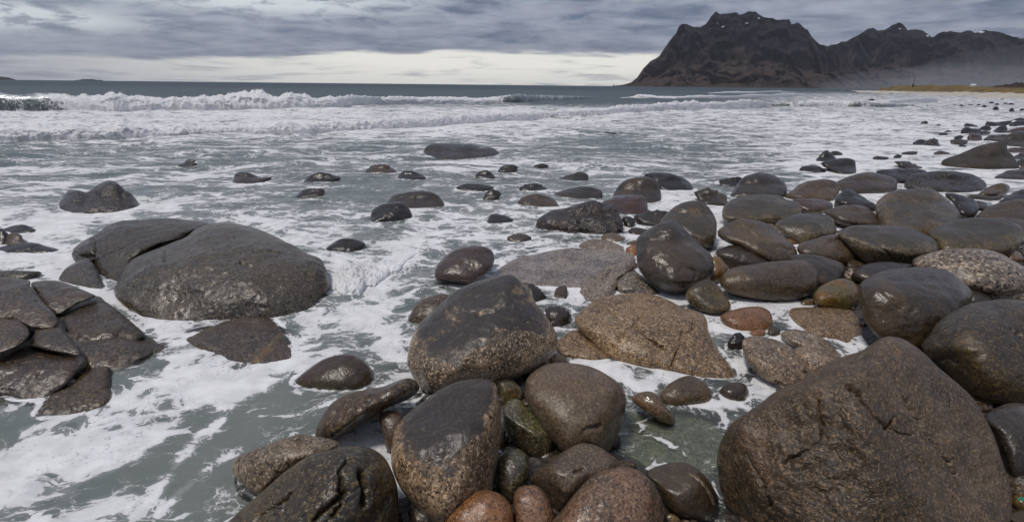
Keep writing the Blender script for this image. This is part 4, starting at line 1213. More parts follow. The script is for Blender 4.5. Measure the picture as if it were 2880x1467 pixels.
rock('B', '1488,942 1520,870 1600,790 1700,730 1830,704 1930,730 2000,800 2052,900 2057,1000 2032,1135 1950,1170 1850,1130 1650,1040', 'olive', 'upright egg-shaped boulder behind the saddle-topped one', water=True, ext=0.06, amp=0.012, ncut=1)
W('B', '1228,882 1290,840 1400,810 1520,807 1570,830 1540,920 1450,945 1350,938', 'slate', 'flat violet-grey stone lying in the water left of the egg-shaped boulder', name='stone', group=SEA)
W('B', '1178,1012 1230,979 1310,990 1352,1012 1290,1048 1210,1042', 'slate', 'small grey stone in foam left of the saddle-topped boulder', name='stone', group=SEA)
W('B', '1112,882 1180,874 1232,910 1190,962 1140,932', 'dark', 'small dark wet stone right of the rugged black rock', name='stone', group=SEA)
W('B', '905,1082 960,1040 1050,1044 1137,1090 1080,1122 970,1104', 'ochre', 'small brown stone at the foot of the rugged black rock', name='stone', group=SEA)
W('B', '1158,1132 1240,1109 1250,1150 1190,1155', 'olive', 'little flat stone in foam above the pink one', name='stone', group=SEA)
W('B', '1148,1202 1190,1169 1260,1169 1270,1240 1190,1238', 'orange', 'little pink stone touching the saddle-topped boulder', name='stone', group=SEA)
rock('E', '2000,190 2005,-20 2080,-45 2142,20 2178,70 2130,144 2060,190', 'ochre', 'tan round stone squeezed behind the saddle-topped boulder', name='stone', group=BEACH)
rock('B', '1243,1150 1258,1080 1350,1000 1480,930 1580,904 1660,914 1750,1000 1900,1150 2000,1240 2032,1330 2022,1415 1900,1545 1700,1604 1550,1594 1400,1514 1280,1384 1246,1250', 'slate',
     'large smooth saddle-topped boulder standing in the pool', water=True, ext=0.05, amp=0.020, ncut=1, cracks=[('E', '1690,90 1740,50 1830,110 1845,180', 0.9)])
W('D', '207,522 240,470 400,454 650,460 830,490 900,560 1000,660 1150,772 1000,864 880,888 700,800 450,730 300,645', 'tan', 'flat brown granite slab sinking under clear water at right', name='rock_slab', ext=0.04, lean=0.8, thick=0.4, ncut=0, facets=[(0.1, -0.15, 1, 0.55)], level=-0.01)
W('Q', '578,337 640,309 720,314 800,345 880,410 912,467 860,475 760,425 650,395', 'tan', 'upper fold of the layered granite block beside the giant boulder', name='rock_slab', ext=0.15, lean=0.5, amp=0.05)
W('Q', '650,425 700,394 780,404 892,465 870,525 770,555 690,500', 'tan', 'middle fold of the layered granite block beside the giant boulder', name='rock_slab', ext=0.15, lean=0.4, amp=0.05)
W('Q', '383,387 400,350 460,337 560,360 640,400 700,470 762,540 740,594 690,610 600,585 480,535 400,465', 'tan', 'lower fold of the layered granite block beside the giant boulder', name='rock_slab', ext=0.15, lean=0.4, amp=0.05, cracks=[('Q', '560,400 680,500 760,560', 1.0)])
W('Q', '314,377 350,334 392,345 388,392 350,408', 'dark', 'small shiny black stone in the pool by the layered block', name='stone', group=NEAR, ncut=5, cut=0.75, sharp=0.02)
W('Q', '270,242 320,210 420,189 500,195 542,240 532,292 460,321 380,313 310,288', 'orange', 'smooth reddish oval stone in the foam pool', name='stone', ext=0.2, amp=0.015, ncut=2)
W('Q', '428,327 470,307 505,320 490,335 450,337', 'orange', 'tiny orange pebble touching the reddish oval stone', name='pebble', ext=0.2)
W('Q', '520,317 545,297 580,310 572,334 540,337', 'slate', 'tiny round grey pebble right of the reddish oval stone', name='pebble', ext=0.2)
W('Q', '90,142 110,90 180,49 240,60 290,120 327,170 312,198 240,208 150,188', 'olive', 'ridged grey stone standing in the pool above the reddish oval', name='stone', ext=0.12, amp=0.03, ncut=3, cut=0.78)
W('F', '1655,992 1690,960 1740,944 1785,975 1790,1002 1750,1012 1690,1018', 'brown', 'dark brown oval stone in the foam below the cracked block', name='stone', ext=0.2, ncut=1)
W('Q', '270,622 310,590 360,582 405,600 420,640 390,673 320,668 280,652', 'slate', 'round grey stone in the clear pool left of the giant boulder', name='stone', ext=0.2)
W('G', '1698,82 1730,30 1830,-2 1930,10 2000,90 2100,190 2137,240 2110,288 2000,268 1880,204 1760,144', 'ochre', 'yellow-speckled wedge stone lying in the clear pool', name='stone', ext=0.15, amp=0.02)
W('G', '1500,620 1560,400 1650,230 1850,160 2150,250 2400,270 2640,400 2700,600 2500,840 2200,800 1900,860 1650,780', 'sub', 'pale green submerged slab under the clear pool', name='rock_slab', ext=0.02, lean=0.95, thick=0.25, level=-0.03, ncut=0, facets=[(0, 0, 1, 0.4)], amp=0.02)
W('P', '1050,72 1110,74 1162,115 1178,142 1130,162 1060,125', 'slate', 'smooth grey stone peeking out behind the central boulder', name='stone', ext=0.2)
W('P', '1178,212 1210,191 1260,194 1302,225 1302,262 1260,288 1205,284', 'slate', 'round dark stone in the foam right of the central boulder', name='stone', ext=0.2)
W('P', '455,262 500,180 560,140 650,124 680,180 560,275', 'bed', 'wet rough rock half hidden left behind the central boulder', ext=0.2, amp=0.04)
W('E', '432,350 455,275 545,258 540,362 480,366', 'slate', 'dark stone just breaking the foamy pool behind the central boulder', name='stone', ext=0.1, thick=0.4, lean=0.6)

# --- foreground
rock('P', '453,442 470,360 520,270 620,180 700,110 800,60 940,21 1010,24 1070,80 1130,170 1180,230 1232,320 1240,382 1200,455 1050,540 900,570 740,590 620,632 575,634 508,574 463,502', 'tancap',
     'large central boulder with black crown and tan speckled shoulder', water=True, ext=0.03, amp=0.020, ncut=0, facets=[(-0.35, -0.25, 0.9, 0.80), (0.6, -0.7, 0.4, 0.80)], sharp=0.05, cracks=[('P', '820,240 960,190', 0.5)])
W('F', '733,957 790,915 850,892 900,894 931,920 937,945 915,970 850,975 780,973', 'moss', 'smooth wet oval boulder with greenish and dark red ends in the water', ext=0.2, amp=0.012, ncut=0)
W('P', '-28,832 0,770 60,690 160,640 330,600 440,558 490,563 524,620 480,668 380,705 300,750 200,797 60,870 0,880', 'bed', 'long rough dark brown rock lying diagonal left of the pale boulder', ext=0.08, amp=0.03, bumpy=0.018, thick=0.9)
W('P', '307,762 360,729 400,734 432,770 410,860 375,925 345,905', 'purple', 'small reddish stone in foam left of the pale speckled boulder', name='stone', ext=0.1)
W('P', '500,690 560,640 600,620 620,650 560,710', 'dark', 'dark wet stone between central and pale boulders', name='stone', ext=0.2)
rock('P', '1028,502 1060,460 1120,442 1180,460 1207,490 1170,530 1110,560 1070,560', 'slate', 'angular slate-grey stone between the central and purple boulders', name='stone', group=NEAR, ncut=6, cut=0.75, sharp=0.015)
rock('P', '1193,462 1230,434 1277,455 1272,478 1210,484', 'tan', 'small tan stone at the right foot of the central boulder', name='stone', group=NEAR)
rock('P', '863,552 890,524 940,524 1000,565 1047,610 1057,660 1000,690 950,675 925,612', 'ochre', 'yellow-green glossy stone with rusty left end', name='stone', group=NEAR, amp=0.02)
rock('P', '1068,612 1090,550 1180,489 1290,479 1420,504 1540,570 1594,640 1594,730 1555,832 1490,925 1400,908 1300,930 1220,874 1140,772 1078,692', 'purple', 'big round purple-brown granite boulder', group=NEAR, amp=0.015, ncut=0, power=2.6,
     facets=[(0, -0.15, 1, 0.80), (0.8, -0.5, 0.2, 0.85)], cracks=[('P', '1380,840 1420,820 1460,815', 0.7)])
rock('P', '948,722 990,675 1040,671 1100,730 1180,800 1222,860 1222,902 1180,950 1110,946 1040,906 958,812', 'green', 'angular stone with mossy green top left of the purple boulder', name='stone', group=NEAR, amp=0.015, ncut=1, facets=[(0.25, -0.1, 1, 0.62), (-0.5, -0.9, 0.1, 0.7)], sharp=0.02)
rock('G', '386,422 410,396 432,410 428,520 410,574 386,532', 'ochre', 'thin yellowish flake standing beside the pale speckled boulder', name='pebble', group=NEAR)
rock('G', '1478,482 1510,444 1562,450 1588,510 1552,574 1478,564', 'slate', 'small grey pebble at the right foot of the purple boulder', name='pebble', group=NEAR)
rock('G', '752,702 780,650 850,609 925,620 920,700 800,755', 'red', 'dark reddish stone deep in the gap under the mossy stone', name='stone', group=NEAR, level=0.0)
rock('P', '915,1082 925,990 970,940 1030,927 1080,960 1097,1020 1082,1092 1040,1154 990,1195 930,1155', 'green', 'upright dark green egg-shaped stone right of the pale boulder', name='stone', group=NEAR, amp=0.012, ncut=0)
rock('P', '370,962 390,830 450,750 540,680 620,620 720,574 830,559 900,574 932,620 947,740 942,900 912,1044 890,1145 780,1200 662,1280 560,1228 450,1134 388,1042', 'tancap',
     'large pale speckled boulder with black top in the bottom centre', group=NEAR, amp=0.015, ncut=0, power=2.5, facets=[(-0.2, -0.1, 1, 0.80), (0.9, -0.45, 0.1, 0.80)], sharp=0.04)
rock('P', '1093,1092 1120,1050 1230,970 1330,910 1400,901 1480,930 1562,1000 1540,1080 1420,1130 1330,1180 1260,1225 1205,1210 1170,1140', 'purple', 'long purple-brown stone with a blunt front face', name='stone', group=NEAR, amp=0.02, ncut=0,
     facets=[(-0.75, -0.65, 0.0, 0.74), (0, 0.0, 1, 0.82)], sharp=0.03, cracks=[('G', '1110,800 1220,770', 0.8)])
rock('P', '1695,1062 1740,1025 1830,1003 1910,1003 1980,1040 2040,1110 2080,1180 2085,1240 2060,1278 1950,1280 1860,1255 1800,1200 1740,1110', 'slate', 'dark grey angular stone with a pale vein left of the giant boulder', name='stone', group=NEAR, amp=0.015, ncut=2, cut=0.8, facets=[(-0.2, -0.1, 1, 0.75), (0.3, -0.9, 0.3, 0.8)], sharp=0.025)
rock('G', '2015,1172 2060,1180 2090,1230 2060,1268 2005,1248', 'slate', 'small grey pebble right of the orange and grey stone', name='pebble', group=NEAR)
rock('G', '2060,1260 2120,1240 2180,1290 2160,1360 2080,1360', 'ochre', 'small orange pebble cut by the bottom edge', name='pebble', group=NEAR)
rock('P', '1008,1182 1040,1130 1110,1117 1160,1140 1192,1190 1228,1290 1225,1390 1110,1420 1040,1370 1013,1265', 'orange', 'rounded orange stone between two others at the bottom edge', name='stone', group=NEAR, amp=0.012, ncut=1, power=2.7)
rock('P', '645,1302 690,1220 760,1170 860,1144 940,1165 1000,1230 1014,1312 1005,1410 840,1460 680,1420', 'orange', 'big smooth orange-brown stone cut by the bottom edge', name='stone', group=NEAR, amp=0.010, ncut=0)
rock('P', '1200,1325 1280,1220 1350,1140 1420,1070 1500,1035 1600,1021 1690,1060 1740,1120 1788,1210 1788,1325 1730,1440 1500,1490 1280,1460', 'multi', 'orange stone with grey-green patches at the bottom edge', group=NEAR, amp=0.018, ncut=1, power=2.6)
W('H', '188,762 230,660 400,580 520,538 700,470 860,424 1000,438 1180,468 1302,530 1220,620 1000,700 800,800 600,900 470,975 370,938 255,866', 'tan', 'tan granite stone with darker left end lying in the water at bottom left', ext=0.12, amp=0.015, ncut=1, cracks=[('H', '390,590 380,680 430,800', 0.8), ('H', '760,500 900,450 1000,450', 0.6)])
rock('H', '-40,1400 80,1312 250,1170 500,980 800,740 1000,620 1300,544 1450,534 1600,568 1720,660 1800,790 1852,950 1864,1200 1820,1480 1300,1700 500,1700 0,1560', 'mottle', 'large dark cracked boulder cut by the bottom edge left of centre', group=NEAR, detail=1.5, amp=0.025, ncut=0, ext=0.05, cdepth=0.026, cwidth=3.2, crease=0.012, crease_f=3.0, bumpy=0.010,
     facets=[(-0.55, -0.3, 0.8, 0.72), (0.8, -0.6, 0.2, 0.8)], sharp=0.03, cracks=[('H', '1350,680 1260,800 1270,960 1310,1010 1150,1140 1000,1280', 1.6), ('H', '800,1010 560,1180 380,1312', 1.3), ('H', '1310,1010 1290,1150 1190,1250', 1.3), ('H', '1500,800 1530,950 1520,1150', 1.8)])
rock('Q', '248,962 280,880 330,790 450,700 560,620 700,560 850,470 1000,410 1100,350 1160,339 1240,360 1330,420 1400,490 1480,560 1580,650 1640,740 1700,850 1750,980 1792,1100 1798,1200 1760,1330 1500,1450 1100,1490 700,1430 430,1320 315,1225 265,1120', 'big',
     'giant angular brown boulder filling the bottom right corner', group=NEAR, amp=0.016, ncut=0, ext=0.04, cdepth=0.030, cwidth=3.2, thick=1.0, sharp=0.016, bumpy=0.010, detail=1.3, crease=0.006, crease_f=3.4,
     facets=[(-0.72, -0.52, 0.46, 0.55), (0.42, -0.62, 0.66, 0.60), (-0.05, -0.95, 0.25, 0.80), (-0.9, -0.2, -0.1, 0.8)],
     cracks=[('Q', '940,600 1000,640 1060,740 1140,820 1180,770', 1.4), ('Q', '1230,660 1340,840 1450,980 1520,1120', 0.9), ('Q', '1140,820 1270,860', 0.8), ('Q', '400,960 460,1060 520,1230', 1.3), ('Q', '780,680 800,800 785,930', 0.9), ('Q', '600,1000 690,950 770,905', 0.9)])
rock('Q', '1795,1140 1840,1105 1910,1120 1930,1180 1850,1195', 'brown', 'brown pebble at the right edge under the giant boulder', name='pebble', group=NEAR)
rock('Q', '1790,1190 1850,1170 1920,1190 1930,1250 1840,1260', 'ochre', 'yellowish pebble at the right edge by the green line', name='pebble', group=NEAR)
rock('Q', '1760,1290 1800,1250 1880,1255 1930,1320 1850,1360', 'slate', 'grey stone in the bottom right corner', name='stone', group=NEAR)
rock('Q', '560,600 610,590 690,600 740,630 640,660', 'bed', 'brown rock tip behind the left slope of the giant boulder', name='stone', group=NEAR)
rock('Q', '1815,1090 1850,1065 1920,1080 1920,1120 1850,1125', 'dark', 'dark stone at the right edge below the round boulder', name='stone', group=NEAR)

def vein(ob, tile, txt, width, mat, label):
    # a raised band of other rock following the stone's surface
    me = ob.data
    base = np.array(ob.location)
    V0 = np.empty(len(me.vertices) * 3, dtype=np.float32)
    me.vertices.foreach_get('co', V0)
    V0 = V0.reshape(-1, 3) + base
    F0 = np.empty(len(me.loops), dtype=np.int32)
    me.loops.foreach_get('vertex_index', F0)
    bv = BVHTree.FromPolygons(V0.tolist(), F0.reshape(-1, 4).tolist())
    line = pix(tile, txt)
    seg = np.r_[0, np.cumsum(np.linalg.norm(np.diff(line, axis=0), axis=1))]
    u = np.linspace(0, seg[-1], max(8, int(seg[-1] / 7)))
    c = np.c_[np.interp(u, seg, line[:, 0]), np.interp(u, seg, line[:, 1])]
    tg = np.gradient(c, axis=0)
    tg /= np.linalg.norm(tg, axis=1)[:, None]
    nn = np.c_[-tg[:, 1], tg[:, 0]]
    wv = width * (1 + 0.45 * vnoise(np.c_[u / 30, u * 0, u * 0 + 3], 5)) * np.sin(np.linspace(0.12, math.pi - 0.12, len(u))) ** 0.35
    rowsv = []
    for k, lift in ((-1.0, -0.004), (-0.6, 0.004), (0.0, 0.006), (0.6, 0.004), (1.0, -0.004)):
        for pt in c + nn * (wv * k * 0.5)[:, None]:
            ab_ = tan_of(pt[None])
            hit = bv.ray_cast(Vector(CAM), Vector(rays(ab_[:, 0], ab_[:, 1])[0]))
            if hit[0] is None:
                return
            rowsv.append(np.array(hit[0]) + lift * (-np.array(hit[1]) if hit[1].dot(hit[0] - Vector(CAM)) > 0 else np.array(hit[1])))
    o = mesh_obj('vein', rowsv, grid_faces(5, len(c)), MATS[mat], loc=tuple(np.mean(rowsv, axis=0)), parent=ob)
    o['label'] = label
for o in ROCKS:
    if o['label'].startswith('low brown slab with an orange vein'):
        vein(o, 'L', '1480,318 1430,370 1380,430 1330,480 1270,540 1215,600', 24, 'ochre', 'orange-brown vein crossing the slab')
    if o['label'].startswith('dark grey angular stone with a pale vein'):
        vein(o, 'G', '2275,825 2370,880 2440,950 2500,1050 2535,1150', 11, 'tan', 'pale vein along the edge of the stone')

# loose shingle in the gaps
sv, sf = quad_sphere(3)
PV, PF, k_ = [], [], 0
cand = rng.uniform([-3.2, 0.2], [9.5, 8.0], size=(6000, 2))
inside = np.zeros(len(cand), bool)
for poly in DRY:
    inside |= in_poly(cand, poly)
cand = cand[inside][:1500]
zz = ground_z(cand)
for (gx, gy), gz in zip(cand, zz):
    r = 0.018 + 0.05 * rng.random() ** 2
    sc_ = np.array([r * rng.uniform(0.9, 1.5), r * rng.uniform(0.8, 1.2), r * rng.uniform(0.5, 0.8)])
    a = rng.uniform(0, 6.28)
    q = sv * sc_ * (1 + 0.10 * rng.normal(size=(len(sv), 1)))
    q = np.c_[q[:, 0] * math.cos(a) - q[:, 1] * math.sin(a), q[:, 0] * math.sin(a) + q[:, 1] * math.cos(a), q[:, 2]]
    PV.append(q + np.array([gx, gy, gz + r * 0.3]))
    PF.append(sf + k_)
    k_ += len(sv)
tag(mesh_obj('shingle', np.concatenate(PV), np.concatenate(PF), MATS['bed']), 'dark wet shingle filling the gaps between the shore boulders', 'shingle', kind='stuff')

# scrap of green line at the right edge
mtg = plain_mat('green_nylon', (0.02, 0.35, 0.22), (0.03, 0.42, 0.28), 20.0, 0.5)
gp_ = on_level(pix('Q', '1822,1200 1832,1193 1845,1198 1858,1192 1866,1202 1880,1196 1890,1210'), 0.16)
gp_[:, 2] += np.array([0, 0.01, 0.0, 0.015, 0.0, 0.01, 0.0])
tv, tf = [], []
cp = closed_spline(np.r_[gp_, gp_[::-1][1:-1]], 5)[:len(gp_) * 5 - 4]
for i, c_ in enumerate(cp):
    for k in range(6):
        a = k * math.pi / 3
        tv.append(c_ + np.array([0.0035 * math.cos(a), 0, 0.0035 * math.sin(a)]))
    if i:
        for k in range(6):
            tf.append(((i - 1) * 6 + k, (i - 1) * 6 + (k + 1) % 6, i * 6 + (k + 1) % 6, i * 6 + k))
tag(mesh_obj('fishing_line', tv, tf, mtg, loc=tuple(cp[0])), 'scrap of bright green fishing line on pebbles at the right edge', 'fishing line')

# ------------------------------------------------------------------ sea
HOR = lambda X: 223.6 + X * (16 / 1540.0)         # photo y of the horizon
cols = np.r_[np.linspace(-2600, -120, 70), np.linspace(-110, 2990, 760), np.linspace(3000, 5400, 70)]
ry = np.r_[np.geomspace(0.35, 30, 95), np.arange(31.5, 330, 1.9), np.arange(332, 1260, 3.1), np.linspace(1270, 2100, 60)]
XX, YY = np.meshgrid(cols, ry, indexing='ij')
YY = YY.T + HOR(np.clip(cols, -400, 3200))[None, :]
XX = XX.T
wp_ = np.c_[XX.ravel(), YY.ravel()]
ab = tan_of(wp_)
d_ = rays(ab[:, 0], ab[:, 1])
ok = d_[:, 2] < -1e-4
t_ = np.where(ok, -H / np.minimum(d_[:, 2], -1e-4), 9000)
dist_h = t_ * np.linalg.norm(d_[:, :2], axis=1)
lim = np.minimum(1.0, 9000.0 / dist_h)
WV = CAM + d_ * t_[:, None]
WV[:, :2] *= lim[:, None]
WV[:, 2] = 0
rad = np.linalg.norm(WV[:, :2], axis=1)
fx, fy = wp_[:, 0] / 1.118, wp_[:, 1] / 1.118      # in the 2576-wide reading of the photo
dh = fy - HOR(wp_[:, 0]) / 1.118                   # below the horizon

# foam cover, by place
left = np.interp(fy, [205, 236, 255, 266, 276, 300, 330, 345, 360, 400, 450, 520, 600, 680, 760, 830, 900, 1312],
                 [0.0, 0.02, 0.10, 0.50, 0.72, 0.76, 0.70, 0.56, 0.43, 0.42, 0.41, 0.42, 0.43, 0.42, 0.38, 0.36, 0.30, 0.26])
right = np.interp(fy, [220, 232, 240, 250, 265, 285, 320, 440, 520, 700, 900, 1312], [0.05, 0.25, 0.45, 0.60, 0.56, 0.62, 0.66, 0.68, 0.55, 0.42, 0.36, 0.22])
k = sstep(fx, 1650, 2150)
dens = left * (1 - k) + right * k
midc = sstep(fx, 1150, 1500) * sstep(fx, 2150, 1750)
dens -= 0.14 * midc * np.exp(-((fy - 335) / 55) ** 2)
dens -= 0.10 * np.exp(-((fx - 250) / 330) ** 2 - ((fy - 395) / 35) ** 2)
big_n = fbm(np.c_[WV[:, 0] * 0.33, WV[:, 1] * 0.33, WV[:, 0] * 0], 3, 77)
dens += 0.10 * big_n * (rad < 60)
pf = np.c_[fx, fy]
def stroke(txt, r, v, mode='max', soft=1.6):
    global dens
    line = np.array([[float(q) for q in p.split(',')] for p in txt.split()])
    m = (pf[:, 0] > line[:, 0].min() - 3 * r) & (pf[:, 0] < line[:, 0].max() + 3 * r) & (pf[:, 1] > line[:, 1].min() - 3 * r) & (pf[:, 1] < line[:, 1].max() + 3 * r)
    d = seg_dist(pf[m], line)
    g = np.exp(-(d / r) ** 2 * soft) if soft else (d < r) * 1.0
    cur = dens[m]
    dens[m] = np.maximum(cur, cur * (1 - g) + v * g) if mode == 'max' else cur * (1 - g) + v * g
# calm, clear stretches
for txt, r, v in [('0,1080 120,1130 260,1080', 80, 0.12), ('430,1120 620,1040 730,980', 75, 0.05), ('480,1240 600,1120', 90, 0.12), ('330,1180 450,1150', 40, 0.16), ('820,840 960,900', 50, 0.36),
                  ('520,900 700,850', 60, 0.30), ('1050,560 1300,560', 40, 0.5), ('1150,640 1040,760', 55, 0.32), ('900,590 1010,560', 30, 0.28), ('860,745 960,740', 25, 0.25), ('1570,1080 1800,1150', 95, 0.13), ('1450,790 1500,770', 25, 0.3),
                  ('800,920 860,830', 30, 0.3), ('720,1050 850,1080', 40, 0.15)]:
    stroke(txt, r, v, 'set')
# streaks of foam
for txt, r, v in [('-60,1250 100,1170 230,1090 350,1040 450,985 560,955 640,950', 62, 0.86), ('-80,1300 60,1240 200,1180 330,1120 420,1040', 50, 0.74), ('-60,1190 120,1110', 30, 0.78), ('640,950 720,905 760,880 800,800', 30, 0.74),
                  ('560,1010 680,950 760,900', 26, 0.82), ('420,830 520,870 560,930', 55, 0.68), ('330,1312 420,1200 480,1120 560,1060', 20, 0.66), ('400,1290 520,1180 600,1130', 16, 0.58), ('200,1312 330,1250', 26, 0.70), ('60,1090 250,1020 400,960 450,900', 16, 0.72),
                  ('210,715 300,760 380,810 450,850', 20, 0.86), ('60,700 150,660 170,700', 40, 0.80), ('0,600 120,640', 50, 0.80), ('0,660 120,690', 30, 0.8), ('100,560 230,545 420,520', 28, 0.74), ('600,545 760,590 850,650', 30, 0.62),
                  ('790,800 900,790 1000,850 1020,930', 46, 0.74), ('840,880 760,940 750,980', 18, 0.82), ('940,740 1000,640 1080,590', 40, 0.70), ('840,715 900,705 960,690', 30, 0.9), ('1090,580 1250,560 1350,600', 30, 0.58), ('1330,700 1440,730', 34, 0.86),
                  ('1380,800 1440,830', 30, 0.68), ('1330,640 1200,600', 30, 0.55), ('980,1010 1030,990 1060,970', 14, 0.9), ('880,1100 950,1060 990,1100', 40, 0.84), ('990,1180 1010,1240', 20, 0.86), ('560,1250 600,1230', 24, 0.66), ('1470,900 1580,950 1640,990', 34, 0.80),
                  ('1580,900 1780,960', 22, 0.70), ('1790,770 1850,800 1900,870', 36, 0.70), ('1860,760 2000,800', 30, 0.66), ('1620,740 1800,740', 22, 0.66), ('1900,870 1870,930', 14, 0.7), ('1700,1010 1860,1020', 14, 0.62), ('1900,950 1990,980', 18, 0.66),
                  ('1600,560 1680,520 1800,540', 40, 0.66), ('2000,420 2300,430 2500,440', 40, 0.72), ('1590,590 1640,610', 24, 0.8)]:
    stroke(txt, r, v)
dens = np.where(rad > 320, dens * 0.3, dens)

# swell and chop
n0 = fbm(np.c_[WV[:, 0] * 1.5, WV[:, 1] * 2.0, WV[:, 0] * 0], 4, 91)
n1 = fbm(np.c_[WV[:, 0] * 0.42, WV[:, 1] * 0.75, WV[:, 0] * 0], 4, 95)
n2 = fbm(np.c_[WV[:, 0] * 0.05, WV[:, 1] * 0.12, WV[:, 0] * 0], 4, 97)
chop = (0.008 * sstep(rad, 1.0, 3.5) + 0.010 * sstep(rad, 3.5, 6.5)) * n0 + (0.028 * sstep(rad, 4.5, 9.0) + 0.045 * sstep(rad, 11.0, 18.0)) * n1 + 0.16 * n2 * sstep(rad, 14, 45) + 0.25 * n2 * sstep(rad, 60, 200)
chop *= 1 - 0.7 * sstep(WV[:, 0], 3.0, 8.0) * sstep(rad, 30, 10)
WV[:, 2] = chop

# depth to whatever lies below, and nearness of rock at the water line
gz = ground_z(WV[:, :2])
under = gz.copy()
near = np.full(len(WV), 9.0)
cand_i = np.where(rad < 40)[0]
cx_all = WV[cand_i]
for Pc, Fc in CONTACT:
    lo, hi = Pc.min(axis=0), Pc.max(axis=0)
    if lo[2] > 0.1:
        continue
    mg = 0.12
    m = (cx_all[:, 0] > lo[0] - mg) & (cx_all[:, 0] < hi[0] + mg) & (cx_all[:, 1] > lo[1] - mg) & (cx_all[:, 1] < hi[1] + mg)
    ids = cand_i[m]
    if len(ids) == 0:
        continue
    bvh = BVHTree.FromPolygons([tuple(v) for v in Pc], [tuple(f) for f in Fc])
    top = hi[2] + 0.2
    dn = Vector((0, 0, -1))
    for i in ids:
        x, y, z = WV[i]
        hit = bvh.ray_cast(Vector((x, y, top)), dn)
        if hit[0] is not None:
            if hit[0].z > under[i]:
                under[i] = hit[0].z
        q = bvh.find_nearest(Vector((x, y, z)), 0.15)
        if q[0] is not None and q[3] < near[i]:
            near[i] = q[3]
depth = np.clip(WV[:, 2] - under, 0, 5)
clear = 0.86 * np.exp(-depth / 0.18)
clear *= sstep(rad, 14, 9)
# thin lacy line of foam against the stones
jn = fbm(np.c_[WV[:, :2] * 3.0, WV[:, 0] * 0], 3, 123)
ring = np.exp(-((near - 0.016) / 0.014) ** 2) * sstep(jn, -0.45, 0.1) * sstep(rad, 16, 7)
dens = np.maximum(dens, 0.74 * ring)
halo = np.exp(-(near / 0.10) ** 2) * sstep(rad, 5, 9)
dens = np.clip(dens + 0.10 * halo, 0, 1)
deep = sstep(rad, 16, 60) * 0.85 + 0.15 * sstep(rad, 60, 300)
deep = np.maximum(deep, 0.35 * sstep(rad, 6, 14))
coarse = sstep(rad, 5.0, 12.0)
sea = mesh_obj('sea_water', WV, grid_faces(len(ry), len(cols))[:, ::-1], WATER)
for nme, vals in (('foam', dens), ('clear', clear), ('deep', deep), ('coarse', coarse)):
    add_attr(sea, nme, vals)
tag(sea, kind='structure')

# ------------------------------------------------------------------ breakers
def billow(P, seed):
    r, a, q = 0, 1.0, P
    for o in range(4):
        r = r + a * (np.abs(vnoise(q + 9.1 * o, seed + o)) * 2.2 - 0.8)
        a *= 0.52
        q = q * 2.1
    return r

